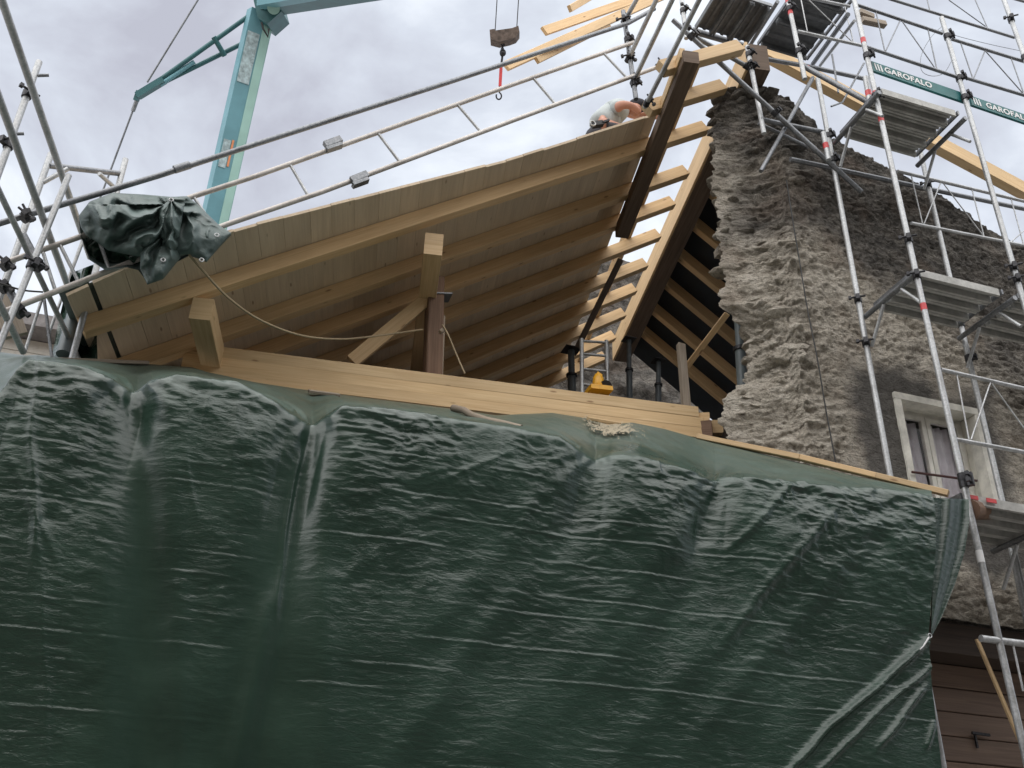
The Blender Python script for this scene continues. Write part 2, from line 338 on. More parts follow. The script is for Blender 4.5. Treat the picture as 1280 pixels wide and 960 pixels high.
# ------------------------------------------------------------------ the ruined stone wall on the right
YWF, YWB = 6.3, 6.62
def stone_mat():
    m, t, p = newmat('rubble_masonry'); tcn = nd(t, 'ShaderNodeNewGeometry'); v = tcn.outputs['Position']
    n1 = noise(t, mapping(t, v, (1, 1, 1.6)), 5, 8, .68); n2 = noise(t, mapping(t, v, (1, 1, 1.9)), 27, 6, .7); n3 = noise(t, v, 1.1, 4, .55, .4)
    pale = ramp(t, [(.27, (.35, .312, .265)), (.42, (.58, .525, .44)), (.60, (.76, .70, .605))]); t.links.new(n1.outputs['Fac'], pale.inputs[0])
    dark = ramp(t, [(.3, (.09, .086, .081)), (.55, (.25, .232, .208)), (.75, (.42, .39, .345))]); t.links.new(n1.outputs['Fac'], dark.inputs[0])
    sx = nd(t, 'ShaderNodeSeparateXYZ'); t.links.new(v, sx.inputs[0])
    # lime mortar still on the lower left, soot-dark stone bare above and to the right
    hz = math_(t, 'MULTIPLY_ADD', sx.outputs['Z'], -.52); t.nodes[-1].inputs[2].default_value = 4.42
    hx = math_(t, 'MULTIPLY_ADD', sx.outputs['X'], -.38); t.nodes[-1].inputs[2].default_value = 1.85
    f = math_(t, 'ADD', math_(t, 'ADD', hz, hx), math_(t, 'MULTIPLY', math_(t, 'SUBTRACT', n3.outputs['Fac'], .5), 2.6))
    fr = ramp(t, [(.02, (0, 0, 0)), (.62, (1, 1, 1))]); t.links.new(f, fr.inputs[0])
    c = mixc(t, dark.outputs[0], pale.outputs[0], fr.outputs[0])
    sp = ramp(t, [(.34, (.36, .34, .33)), (.48, (1, 1, 1))]); t.links.new(n2.outputs['Fac'], sp.inputs[0])
    c = mixc(t, c, sp.outputs[0], .7, 'MULTIPLY')
    rb = noise(t, v, 2.3, 3, .5); rr = ramp(t, [(.52, (0, 0, 0)), (.68, (1, 1, 1))]); t.links.new(rb.outputs['Fac'], rr.inputs[0])
    c = mixc(t, c, (.24, .16, .11), math_(t, 'MULTIPLY', rr.outputs[0], .30))
    # grey cement render patched round the window
    g = noise(t, v, 9, 6, .6); gr = ramp(t, [(.3, (.12, .115, .108)), (.7, (.215, .205, .192))]); t.links.new(g.outputs['Fac'], gr.inputs[0])
    dx = math_(t, 'MULTIPLY', math_(t, 'ABSOLUTE', math_(t, 'SUBTRACT', sx.outputs['X'], 5.86)), 1.15)
    dz = math_(t, 'MULTIPLY', math_(t, 'ABSOLUTE', math_(t, 'SUBTRACT', sx.outputs['Z'], 5.35)), 1.0)
    dd = math_(t, 'ADD', math_(t, 'MAXIMUM', dx, dz), math_(t, 'MULTIPLY', math_(t, 'SUBTRACT', n3.outputs['Fac'], .5), .9))
    dd = math_(t, 'ADD', dd, math_(t, 'MULTIPLY', math_(t, 'SUBTRACT', n1.outputs['Fac'], .5), .35))
    pm = ramp(t, [(.78, (1, 1, 1)), (.96, (0, 0, 0))]); t.links.new(dd, pm.inputs[0])
    c = mixc(t, c, gr.outputs[0], math_(t, 'MULTIPLY', pm.outputs[0], .9))
    t.links.new(c, p.inputs['Base Color']); p.inputs['Roughness'].default_value = .95; p.inputs['Specular IOR Level'].default_value = .2
    wv = nd(t, 'ShaderNodeVectorMath', operation='MULTIPLY_ADD'); t.links.new(n1.outputs['Color'], wv.inputs[0]); wv.inputs[1].default_value = (.22, .22, .14); t.links.new(v, wv.inputs[2])
    vo = nd(t, 'ShaderNodeTexVoronoi', feature='DISTANCE_TO_EDGE'); vo.inputs['Scale'].default_value = 1; t.links.new(mapping(t, wv.outputs[0], (3.4, 3.4, 8.0)), vo.inputs['Vector'])
    jr = ramp(t, [(.0, (0, 0, 0)), (.09, (1, 1, 1))]); t.links.new(vo.outputs['Distance'], jr.inputs[0])
    n4 = noise(t, mapping(t, v, (1, 1, 1.7)), 62, 5, .75)
    pit = ramp(t, [(.40, (.28, .26, .25)), (.49, (1, 1, 1))]); t.links.new(n4.outputs['Fac'], pit.inputs[0])
    c2_ = mixc(t, c, pit.outputs[0], .5, 'MULTIPLY'); js = ramp(t, [(0, (.45, .43, .42)), (1, (1, 1, 1))]); t.links.new(jr.outputs[0], js.inputs[0])
    c2_ = mixc(t, c2_, js.outputs[0], math_(t, 'SUBTRACT', .55, math_(t, 'MULTIPLY', fr.outputs[0], .4)), 'MULTIPLY'); t.links.new(c2_, p.inputs['Base Color'])
    h = math_(t, 'ADD', math_(t, 'MULTIPLY', n1.outputs['Fac'], .8), math_(t, 'MULTIPLY', n2.outputs['Fac'], .5))
    h = math_(t, 'ADD', h, math_(t, 'ADD', math_(t, 'MULTIPLY', n4.outputs['Fac'], .32), math_(t, 'MULTIPLY', jr.outputs[0], .12)))
    bump(t, p, h, 1.0, .085)
    return m
M['stone'] = stone_mat()
def rock_mat(name, a, b):
    m, t, p = newmat(name); tcn = nd(t, 'ShaderNodeTexCoord'); oi = nd(t, 'ShaderNodeObjectInfo')
    n = noise(t, mapping(t, tcn.outputs['Object'], (1, 1, 2.5)), 12, 7, .7); r = ramp(t, [(.3, a), (.7, b)]); t.links.new(n.outputs['Fac'], r.inputs[0])
    rr = ramp(t, [(0, (.6, .6, .62)), (1, (1.2, 1.15, 1.1))]); t.links.new(oi.outputs['Random'], rr.inputs[0])
    t.links.new(mixc(t, r.outputs[0], rr.outputs[0], 1.0, 'MULTIPLY'), p.inputs['Base Color']); p.inputs['Roughness'].default_value = .9
    bump(t, p, n.outputs['Fac'], .8, .04); return m
M['rock_dark'] = rock_mat('dark_schist', (.035, .032, .032), (.13, .115, .10))
M['rock_pale'] = rock_mat('mortared_schist', (.15, .125, .10), (.42, .35, .27))
def rocks(n, seed):
    """n shared meshes of flat broken stones, about 1 unit long"""
    res = []
    for k in range(n):
        bm = bmesh.new(); bmesh.ops.create_icosphere(bm, subdivisions=2, radius=.5); r_ = random.Random(seed+k)
        pl = [(Vector((r_.gauss(0, 1), r_.gauss(0, 1), r_.gauss(0, .6))).normalized(), r_.uniform(.26, .42)) for _ in range(9)]
        for v in bm.verts:
            for nrm, d in pl:
                s = v.co.dot(nrm)
                if s > d: v.co -= nrm*(s-d)
            v.co *= 1+r_.uniform(-.04, .04)
        me = bpy.data.meshes.new('stone'); bm.to_mesh(me); bm.free(); res.append(me)
    return res
RK_D = rocks(6, 11); RK_P = rocks(6, 51)
for q in RK_D+RK_P: q.materials.append(M['stone'])
wall = thing('stone_wall', 'tall broken rubble stone wall with ragged end behind the right scaffold', 'wall', (5.9, 6.75, 0))
ZB = W(1200, 775, Y=YWF).z
def interp_px(pts, Y, key=2):
    q = sorted([(tuple(W(*p, Y=Y))) for p in pts], key=lambda a: a[key]); return np.array(q)
SIL = interp_px([(893, 122), (893, 180), (890, 240), (897, 300), (904, 345), (902, 384), (914, 395), (931, 410), (936, 450), (938, 474), (918, 482), (905, 500), (903, 530), (912, 560), (930, 640)], YWB)
COR = interp_px([(968, 112), (978, 200), (985, 300), (992, 400), (1003, 480), (1012, 560), (1020, 640), (1030, 760)], YWF)
TOP = interp_px([(893, 118), (950, 115), (985, 128), (1035, 168), (1115, 212), (1165, 238), (1252, 297), (1290, 312), (1500, 420)], YWF, 0)
def wall_surface():
    nr, ne, nf = 460, 70, 300
    v = np.linspace(0, 1, nr)[:, None]
    XR = 8.6
    e = np.linspace(0, 1, ne+1)[:-1]; f = np.linspace(0, 1, nf)**1.0
    P = np.zeros((nr, ne+nf, 3)); z = np.ones((nr, 1))*ZB
    # end face (back edge -> front corner), then the front
    ZT0, ZT1 = W(893, 119, Y=YWB).z, W(965, 115, Y=YWF).z
    for c in range(ne+nf):
        if c < ne:
            k = e[c]; zz = ZB+v[:, 0]*(ZT0+(ZT1-ZT0)*k-ZB)
            xb = np.interp(zz, SIL[:, 2], SIL[:, 0]); xf = np.interp(zz, COR[:, 2], COR[:, 0])
            kk = k*k*(3-2*k)*.3+k*.7
            P[:, c, 0] = xb+(xf-xb)*(1-(1-kk)**1.5); P[:, c, 1] = YWB+(YWF-YWB)*kk**1.0; P[:, c, 2] = zz
        else:
            k = f[c-ne]; zz = ZB+v[:, 0]*(TOP[0, 2]-ZB)
            for _ in range(3):
                x = np.interp(zz, COR[:, 2], COR[:, 0])*(1-k)+XR*k
                zt = np.interp(x[-1], TOP[:, 0], TOP[:, 2])
                zt = zt*min(1, k*8)+ZT1*(1-min(1, k*8)); zt = min(zt, ZT1)
                zz = ZB+v[:, 0]*(zt-ZB)
            P[:, c, 0] = x; P[:, c, 1] = YWF; P[:, c, 2] = zz
    # rubble relief
    arc = np.concatenate([np.linspace(-.65, 0, ne, endpoint=False), P[nr//2, ne:, 0]-P[nr//2, ne, 0]])[None, :]+0*P[:, :, 2]
    Z = P[:, :, 2]
    lay = ridged(arc*2.2+fbm(arc*1.5, Z*1.5, 5)*.6, Z*7, 3, 4); lump = fbm(arc*2.5, Z*3.4, 9, 5, .55); fine = fbm(arc*14, Z*20, 21, 3)
    endw = np.clip(1-(arc+.0)/.45, 0, 1)*np.where(arc < 0, 1, 1)
    plast = np.clip((np.abs(P[:, :, 0]-5.86)-.75)/.25, 0, 1); plast = np.maximum(plast, np.clip((np.abs(Z-5.35)-.85)/.2, 0, 1))
    d = (lay-.62)*(.018+.035*endw)+lump*(.030+.045*endw)+fine*.026+fbm(arc*30+Z*9, Z*40, 23, 3)*.018-np.clip(fbm(arc*9+Z*2, Z*15, 25, 2)-.3, 0, 1)*.05
    d *= (.15+.85*plast)
    # horizontal strata break the broken end into ledges
    st = np.floor((Z+fbm(arc*1.3, Z*.8, 31)*.25)*9+fbm(arc*3, Z*.0+.5, 33)*.8)
    led = (np.sin(st*127.1)*43758.5453) % 1.0
    d += endw*(led-.5)*.05*np.clip((Z-4.3)/.5, 0, 1)
    wx = np.where(arc < 0, -np.cos((arc+.65)/.65*math.pi/2), 0); wy = np.where(arc < 0, -np.sin((arc+.65)/.65*math.pi/2), -1)
    P[:, :, 0] += wx*d; P[:, :, 1] += wy*d
    P[-1, :, 2] += fbm(arc[-1]*7, arc[-1]*0, 77)*.05
    # window opening
    cx = (P[:-1, :-1, 0]+P[1:, 1:, 0])/2; cz = (P[:-1, :-1, 2]+P[1:, 1:, 2])/2; front = (arc[:-1, :-1] > 0)
    keep = ~(front & (cx > WX0+.05) & (cx < WX1-.05) & (cz > WZ0) & (cz < WZ1-.05))
    o = grid_mesh('masonry', P, M['stone'], wall, keep=keep)
    # back and top
    b = MB(); xs = np.linspace(4.9, 8.6, 12)
    top = [Vector((x, YWB, min(np.interp(x, TOP[:, 0], TOP[:, 2]), TOP[0, 2])-.04)) for x in xs]
    vs = top+[Vector((p.x, YWB, ZB)) for p in top]+[Vector((p.x, YWF+.04, p.z)) for p in top]; n = len(top); fs = []
    for i in range(n-1): fs += [[i, i+1, n+i+1, n+i], [i, 2*n+i, 2*n+i+1, i+1]]
    b.add(vs, fs); b.build('wall_back', M['stone'], wall)
    return P, arc
wc = [W(1114, 492, Y=YWF), W(1222, 511, Y=YWF), W(1246, 618, Y=YWF), W(1137, 604, Y=YWF)]
WX0, WX1 = (wc[0].x+wc[3].x)/2, (wc[1].x+wc[2].x)/2; WZ1 = (wc[0].z+wc[1].z)/2; WZ0 = min(wc[2].z, wc[3].z)-.25
PW, ARC = wall_surface()
def scatter_stones():
    nr, nc = PW.shape[:2]; r_ = random.Random(5); n = 0
    while n < 120:
        i = r_.randrange(10, nr-2); j = r_.randrange(0, nc-60) if r_.random() < .45 else r_.randrange(0, 75)
        p = PW[i, j]; a = ARC[i, j]
        if WX0-.6 < p[0] < WX1+.5 and WZ0-.5 < p[2] < WZ1+.45 and a > 0: continue
        pale = (2.78-.30*p[2]+1.12-.22*p[0]) > .35
        me = (RK_P if pale else RK_D)[r_.randrange(6)]
        sz = r_.uniform(.09, .22)*(.95 if a < .1 else .7)
        rot = Matrix.Rotation(r_.gauss(0, .35)+(1.2 if a < 0 else 0), 4, 'Z') @ Matrix.Rotation(r_.gauss(0, .14), 4, 'Y') @ Matrix.Rotation(r_.gauss(0, .14), 4, 'X')
        w = Matrix.Translation(Vector(p)+Vector((.035 if a < 0 else 0, .035, 0))) @ rot @ Matrix.Diagonal((sz*r_.uniform(.9, 1.4), sz*.8, sz*r_.uniform(.32, .6), 1))
        objm('stone', me, wall, w); n += 1
    # coping of dark flat stones along the broken top
    for k in range(9):
        p = W(897+k*8, 121-(k*.5)+r_.uniform(-2, 3), Y=6.6-k*.03)
        objm('stone', RK_D[k % 6], wall, Matrix.Translation(p) @ Matrix.Rotation(r_.uniform(-.5, .5), 4, 'Z') @ Matrix.Diagonal((.22, .3, .1, 1)))
scatter_stones()
def end_courses():
    # flat dark slabs lying in courses up the broken end of the wall
    r_ = random.Random(17); nr = PW.shape[0]; z = 6.3; ztop = PW[-1, 10, 2]
    while z < ztop-.05:
        hgt = r_.uniform(.055, .10); j = r_.randrange(2, 10)
        while j < 82:
            w = r_.uniform(.13, .30); i = int(np.argmin(np.abs(PW[:, j, 2]-z))); p = Vector(PW[i, j]); a = ARC[i, j]
            ang = math.atan2(1, 1.2)*(1 if a < 0 else .3)
            if r_.random() < .16+.40*max(0, (z-7.0)/(ztop-7.0)):
                objm('stone', (RK_D if z > 7.3 or r_.random() < .3 else RK_P)[r_.randrange(6)], wall, Matrix.Translation(p+Vector((.045, .065, 0))) @ Matrix.Rotation(-ang+r_.gauss(0, .25), 4, 'Z') @ Matrix.Rotation(r_.gauss(0, .06), 4, 'Y') @ Matrix.Diagonal((w*1.35, .26, hgt*r_.uniform(1.0, 2.0), 1)))
            j += max(4, int(w/.0105))
        z += hgt
end_courses()
# the window
def window():
    w = thing('window', 'old cream framed window with mauve curtains in the stone wall', 'window', ((WX0+WX1)/2, YWF, WZ0))
    t = .065; y0, y1 = YWF-.025, YWF+.10
    def bx(name, x0, x1, z0, z1, ya, yb, mat, par, ch=.006):
        return beam(name, ((x0+x1)/2, ya, (z0+z1)/2), ((x0+x1)/2, yb, (z0+z1)/2), x1-x0, z1-z0, mat, par, ch=ch)
    sur = bx('lintel', WX0, WX1, WZ1-t, WZ1, y0, y1, M['cream'], w)
    bx('jamb', WX0, WX0+t, WZ0, WZ1-t-.003, y0, y1, M['cream'], w); bx('jamb', WX1-t*1.1, WX1, WZ0, WZ1-t-.003, y0, y1, M['cream'], w)
    bx('sill', WX0-.04, WX1+.04, WZ0-.08, WZ0-.004, y0-.05, y1, M['cream'], w)
    rv = MB(); xa, xb, zt = WX0+t*.6, WX1-t*.6, WZ1-t*.6
    rv.beam((xa-.02, y1+.003, (WZ0+zt)/2), (xa-.02, y1+.2, (WZ0+zt)/2), .05, zt-WZ0); rv.beam((xb+.02, y1+.003, (WZ0+zt)/2), (xb+.02, y1+.2, (WZ0+zt)/2), .05, zt-WZ0)
    rv.beam(((xa+xb)/2, y1+.004, zt+.03), ((xa+xb)/2, y1+.2, zt+.03), xb-xa, .05); rv.build('reveal', M['cream'], w)
    ys = YWF+.17; ia, ib, it = WX0+t+.015, WX1-t-.015, WZ1-t-.012; mid = ia+(ib-ia)*.5
    fr = MB(); fr.beam((ia-.03, ys+.02, (WZ0+it)/2), (ia-.03, ys+.06, (WZ0+it)/2), .06, it-WZ0); fr.beam((ib+.03, ys+.02, (WZ0+it)/2), (ib+.03, ys+.06, (WZ0+it)/2), .06, it-WZ0)
    fr.beam(((ia+ib)/2, ys+.021, it+.02), ((ia+ib)/2, ys+.059, it+.02), ib-ia+.12, .05); fr.build('frame', M['frame_white'], w)
    for a, b in ((ia, mid-.004), (mid+.004, ib)):
        s = MB(); st = .045
        s.beam((a+st/2, ys, (WZ0+it)/2), (a+st/2, ys+.04, (WZ0+it)/2), st, it-WZ0); s.beam((b-st/2, ys, (WZ0+it)/2), (b-st/2, ys+.04, (WZ0+it)/2), st, it-WZ0)
        s.beam(((a+b)/2, ys+.002, it-st/2), ((a+b)/2, ys+.038, it-st/2), b-a-2*st, st); s.beam(((a+b)/2, ys+.002, WZ0+st), ((a+b)/2, ys+.038, WZ0+st), b-a-2*st, st)
        so = s.build('sash', M['frame_white'], w)
        g = beam('pane', ((a+b)/2, ys+.018, (WZ0+it)/2), ((a+b)/2, ys+.022, (WZ0+it)/2), b-a-2*st, it-WZ0-2*st, M['glass'], so, ch=0)
        nx = 40; xs = np.linspace(a+.03, b-.02, nx); zs = np.linspace(WZ0, it-.03, 8)
        X, Z = np.meshgrid(xs, zs); Y = ys+.10+.018*np.sin(X*75+fbm(X*6, Z*1.2, 3)*2.5)
        grid_mesh('curtain', np.stack([X, Y, Z], -1), M['curtain'], w)
    c = W(1140, 590, Y=YWF-.05); d = W(1221, 601, Y=YWF-.05)
    bar = tube('security_bar', [c, d], .011, M['rust'], w); 
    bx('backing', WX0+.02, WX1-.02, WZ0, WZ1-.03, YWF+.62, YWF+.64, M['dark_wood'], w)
window()
# lintel and board cladding below the wall
lo = thing('timber_shopfront', 'dark brown boarded front under a timber lintel below the stone wall', 'timber front', (6.4, 6.6, 0))
beam('lintel_beam', (4.2, 6.62, ZB-.13), (9.2, 6.62, ZB-.13), .5, .25, M['dark_wood'], lo)
zz = ZB-.26; k = 0
mp_ = {}
while zz > .05:
    hh = .19
    for x0, x1 in ((4.2, 5.42), (5.424, 6.9)) if k % 2 else ((4.2, 6.9),):
        beam('board', (x0, 6.66+.004*(k % 3), zz-hh/2), (x1, 6.66+.004*(k % 3), zz-hh/2), .03, hh-.006, M['door_wood'], lo, ch=.006)
    zz -= hh; k += 1
beam('side_post', (6.98, 6.66, 0), (6.98, 6.66, ZB-.26), .14, .12, M['dark_wood'], lo, up=(0, 1, 0))
beam('board_backing', (4.2, 6.72, (ZB-.26)/2), (6.9, 6.72, (ZB-.26)/2), .02, ZB-.27, M['dark_wood'], lo)
MB().beam(W(1215, 916, Y=6.62), W(1237, 919, Y=6.62), .02, .02).beam(W(1218, 916, Y=6.63), W(1222, 935, Y=6.63), .015, .015).build('latch', M['iron'], lo)
beam('wall_panel', (7.9, 6.7, (ZB-.26)/2), (9.2, 6.7, (ZB-.26)/2), .1, ZB-.27, M['dark_wood'], lo)
# ------------------------------------------------------------------ the open timber roof
KS = 7.0/5.2
RA = np.array([math.sin(rad(10)), math.cos(rad(10)), 0]); RV = Vector(RA)
rA, rB = W(105, 415, Y=7.0), W(815, 185, Y=7.0); SV = (rB-rA).normalized(); NV = SV.cross(RV).normalized()
if NV.z < 0: NV = -NV
def RP(s, t, o=0): return rA+SV*s+RV*t+NV*o
def roofpx(x, y, o=0):
    d = Vector(ray(x, y)); C0 = Vector(CAMP); p0 = rA+NV*o
    p = C0+d*((p0-C0).dot(NV)/d.dot(NV)); q = p-rA
    s_t = Matrix((SV, RV, NV)).transposed().inverted() @ q
    return s_t[0], s_t[1]
RH, RW = .145, .10
TS = [t*KS for t in (0, .53, .94, 1.41, 1.87, 2.30, 2.75, 3.2, 3.64)]
SR = 5.02*KS; SDECK = roofpx(824, 137, RH)[0]; TBACK = 3.75*KS
roof = thing('timber_roof', 'unfinished open roof of new spruce rafters, boards and ridge beam', 'roof', (2, 8, 0))
for i, t in enumerate(TS):
    beam('rafter', RP(.0, t+RW/2, RH/2), RP(SR, t+RW/2, RH/2), RW, RH, M['spruce'], roof, up=NV)
# extra rafters of the open bay in front
for t in (-.45*KS, -.84*KS): beam('rafter', RP(4.22*KS, t+RW/2, RH/2), RP(SR, t+RW/2, RH/2), RW, RH, M['spruce'], roof, up=NV)
# boards: run from the verge to the back, lie on the rafters
def board_piece(name, s0, s1, t0, t1, o, th, mat, par, dt=0):
    vs = [RP(a, b, c) for c in (o, o+th) for a, b in ((s0, t0-dt), (s1, t0+dt), (s1, t1), (s0, t1))]
    fs = [[0, 3, 2, 1], [4, 5, 6, 7], [0, 1, 5, 4], [1, 2, 6, 5], [2, 3, 7, 6], [3, 0, 4, 7]]; L = t1-t0; w = s1-s0
    uv = [(0, 0), (L, 0), (L, w), (0, w)], [(0, 0), (0, w), (L, w), (L, 0)], [(0, 0), (0, w), (.03, w), (.03, 0)], [(0, 0), (L, 0), (L, .03), (0, .03)], [(0, 0), (0, w), (.03, w), (.03, 0)], [(0, 0), (L, 0), (L, .03), (0, .03)]
    return MB().add(vs, fs, [list(q) for q in uv]).build(name, mat, par)
s = 0.0; k = 0; r_ = random.Random(3)
v0 = [roofpx(x, y, RH)[1] for x, y in ((85, 370), (150, 340), (300, 287), (640, 200), (830, 140))]
vs0 = [roofpx(x, y, RH)[0] for x, y in ((85, 370), (150, 340), (300, 287), (640, 200), (830, 140))]
while s < SDECK-.05:
    bw = r_.choice((.20, .22, .24)) if k else .17
    s1 = min(s+bw, SDECK); sm = (s+s1)/2
    ts = float(np.interp(sm, vs0, v0))+r_.choice((0, .002, -.002, .003, -.003, .002, .012))
    board_piece('roof_board', s, s1-.002, ts, TBACK, RH+.003, .026, M['board'], roof, (float(np.interp(s1, vs0, v0))-float(np.interp(s, vs0, v0)))/2)
    s = s1+(.035 if k == 0 else .001); k += 1
# purlins under the rafters
def purlin(name, a, tb, w, h, mat, par):
    """a: lower front middle point"""
    a = Vector(a)+Vector((0, 0, h/2)); return beam(name, a, a+RV*tb, w, h, mat, par)
pc = W(541, 318, Y=7.0); purlin('purlin', pc, 4.6, .165, .235, M['spruce'], roof)
pl = W(249, 399, Y=7.0); purlin('purlin', pl, 4.6, .165, .20, M['spruce_beam'], roof)
# upper purlin at the edge of the boards: starts in front of the verge, sawn off inside
sA0, tA0 = roofpx(864, 71, -.075); sA1, tA1 = roofpx(777, 291, -.075)
beam('purlin', RP(sA0, tA0, -.075), RP(sA1, tA1, -.075), .15, .15, M['brown_beam'], roof)
sC0, tC0 = roofpx(853, 66, .03); sC1, tC1 = roofpx(827, 136, .03)
beam('lit_strip', RP(sC0, tC0, .03), RP(sC1, tC1, .03), .05, .12, M['spruce_beam'], roof)  # pale strip standing in for the lit side of the purlin
# ridge beam: dark underside and lit left face put into two wood colours
sB, tB = roofpx(930, 95, -.10)
sR = 5.19*KS+.14
beam('ridge_beam', RP(sR+.02, -.88, .06), RP(sR+.02, TBACK, .06), .22, .36, M['brown_beam'], roof)
_x = Vector((1, 0, 0)); _x = (_x-RV*_x.dot(RV)).normalized()
beam('lit_face', RP(sR+.02, -.90, .062)-_x*.1265, RP(sR+.02, TBACK, .062)-_x*.1265, .03, .35, M['spruce'], roof)  # added strip, paler wood for the beam's lit side
# thin purlin laid over the rafters of the open strip
beam('batten', RP(4.70*KS, -.9, RH+.05), RP(4.70*KS, TBACK, RH+.05), .09, .09, M['spruce'], roof, up=NV)
# right slope: rafters running down from the ridge, dark underlay on top
S2 = Vector((SV.x, 0, -SV.z)).normalized(); N2 = RV.cross(S2).normalized()
if N2.z < 0: N2 = -N2
RB = RP(5.19*KS+.14, 0, .06)+Vector((.12, 0, 0))
for t in [q*KS for q in (-.2, .35, .83, 1.31, 1.79, 2.27, 2.75, 3.2)]:
    a = RB+RV*t; beam('rafter', a+N2*.0, a+S2*3.4, RW, RH, M['spruce'], roof, up=N2)
def quad(name, a, b, c, d, th, mat, par): 
    n = (Vector(b)-Vector(a)).cross(Vector(d)-Vector(a)).normalized()*th
    return MB().prism([a, b, c, d], n).build(name, mat, par)
q0 = RB+RV*-.35+N2*(RH/2+.01); q1 = RB+RV*TBACK+N2*(RH/2+.01)
quad('underlay', q0, q1, q1+S2*3.5, q0+S2*3.5, .012, M['sheeting'], roof)
# house body behind the tarpaulin: attic floor, side and back walls
house = thing('stone_house', 'old stone house body closed behind the timber roof', 'house', (2, 9.5, 0))
YB_ = 7.0+TBACK
def stones_on(par, pts, me_set, seed, sz):
    r_ = random.Random(seed)
    for p in pts:
        q = sz*r_.uniform(.6, 1.4); objm('stone', me_set[r_.randrange(6)], par, Matrix.Translation(p) @ Matrix.Rotation(r_.gauss(0, .2), 4, 'Z') @ Matrix.Diagonal((q*1.5, q*.8, q*.5, 1)))
bk = RP(0, TBACK+.25); 
b = MB(); XL, XRr = bk.x+.3, 7.2; ybk = bk.y
def backY(x): return ybk-.0*(x-bk.x)
nx, nz = 160, 120; xs = np.linspace(XL, XRr, nx); zs = np.linspace(0, 1, nz); X, V = np.meshgrid(xs, zs)
zroof = np.array([min(RP((x-bk.x)/SV.x, TBACK).z, 99) for x in xs]); zpk = 8.0
topz = np.where(xs < RP(3.6*KS, TBACK).x, zroof-.02, 0)
gx = RP(3.9*KS, TBACK).x
hi = W(700, 292, Y=ybk+.1).z
gx = RP(2.9*KS, TBACK).x; topz = np.where(xs > gx, np.maximum(hi+.10*np.sin(xs*5)+.06*np.sin(xs*13)-.35*np.clip(xs-RP(5.6*KS, TBACK).x, 0, 9), 5.2), zroof-.02)
Z = 5.0+V*(topz[None, :]-5.0); d = (ridged(X*2.4, Z*7, 61, 4)-.6)*.16+fbm(X*3, Z*4, 63)*.09
grid_mesh('back_wall', np.stack([X, ybk+.3-d, Z], -1), M['stone'], house)
pts = [Vector((random.uniform(3.5, 6.6), ybk+.2, random.uniform(5.4, 8.9))) for _ in range(70)]
stones_on(house, [p for p in pts if p.z < np.interp(p.x, xs, topz)-.1], RK_P, 5, .17)
MB().beam((-.9, 10.5, 5.65), (7.4, 10.5, 5.65), 5.0, .12).build('attic_floor', M['dark_wood'], house)
MB().beam((-.35, 8.2, 2.6), (-.35+.8, 12.5, 2.6), .3, 5.0).build('side_wall', M['stone'], house)
MB().beam((-.6, 8.1, 2.6), (4.6, 7.7, 2.6), .4, 5.0).build('front_wall', M['stone'], house)
MB().beam((6.9, 7.2, 3.4), (7.6, 12.5, 3.4), .3, 5.6).build('side_wall', M['stone'], house)
# tie beam, glued from three stacked lamellae
YL, YR = 5.76*KS, 5.38*KS
a0, a1 = W(234, 428, Y=YL), W(876, 509, Y=YR); c0, c1 = W(240, 461, Y=YL), W(876, 546, Y=YR)
tie = thing('tie_beam', 'long new spruce tie beam of stacked lamellae above the tarpaulin', 'beam', (a0+a1+c0+c1)/4)
hT = ((a0.z-c0.z)+(a1.z-c1.z))/2*1.14; zT = (a0.z+a1.z)/2+.0
for i in range(3):
    h = hT/3; z0 = -h*(i+.5)
    beam('lamella', a0+Vector((.0, .06, z0)), a1+Vector((.02*i-.02*(i == 0), .06, z0)), .12, h-.0004, M['spruce_beam'], tie, ch=0)
# old post, brace
pst = thing('wooden_post', 'old dark brown post carrying the middle purlin', 'post', W(536, 462, Y=7.75))
pp = W(536, 372, Y=7.55); beam('post', W(540, 480, Y=7.73), W(544, 350, Y=7.73), .155, .155, M['old_wood'], pst, up=(0, 1, 0), ch=.01)
MB().beam(W(529, 371, Y=7.72), W(563, 372, Y=7.72), .16, .012).build('head_plate', M['galv_dark'], pst)
MB().beam(W(554, 395, Y=7.72), W(551, 470, Y=7.72), .035, .03, (0, 1, 0)).beam(W(551, 412, Y=7.5), W(554, 415, Y=7.5), .05, .05).build('conduit', M['grey_wood'], pst)
o = beam('diagonal_brace', W(440, 452, Y=7.85), W(534, 374, Y=7.72), .13, .06, M['spruce'], None, up=(0, 1, 0)); tag(o, 'slanting spruce brace between the tie beam and the old post', 'brace')
# ------------------------------------------------------------------ the big green tarpaulin
FOLD = [(-120, 478), (-40, 488), (0, 497), (14, 482), (28, 463), (44, 452), (75, 457), (110, 464), (145, 477), (172, 494), (190, 479), (225, 473), (300, 481), (345, 503), (372, 522), (391, 535), (408, 522), (430, 510), (480, 513), (560, 526), (640, 537), (700, 549), (728, 566), (745, 577), (765, 571), (800, 573), (850, 586), (880, 598), (893, 603), (910, 598), (960, 601), (1050, 610), (1100, 613), (1150, 619), (1165, 623)]
BACK = [(-120, 430), (0, 440), (45, 446), (80, 450), (185, 455), (240, 459), (262, 466), (320, 478), (380, 487), (440, 495), (565, 511), (620, 519), (690, 516), (735, 523), (760, 531), (790, 528), (830, 536), (865, 546), (880, 550), (940, 564), (1060, 593), (1165, 615)]
BACKY = [(-120, 6.9), (0, 7.0), (262, 7.65), (575, 7.40), (780, 7.2), (875, 6.62), (1165, 5.49)]
TIES = [(44, .03, -.25, .8), (172, .20, -.235, 2.0), (391, .20, .04, 1.8), (745, .12, .5, .9), (893, .13, .45, 1.0)]     # px, pull-in, lean, reach
YTL, YTR = 5.36, 5.17
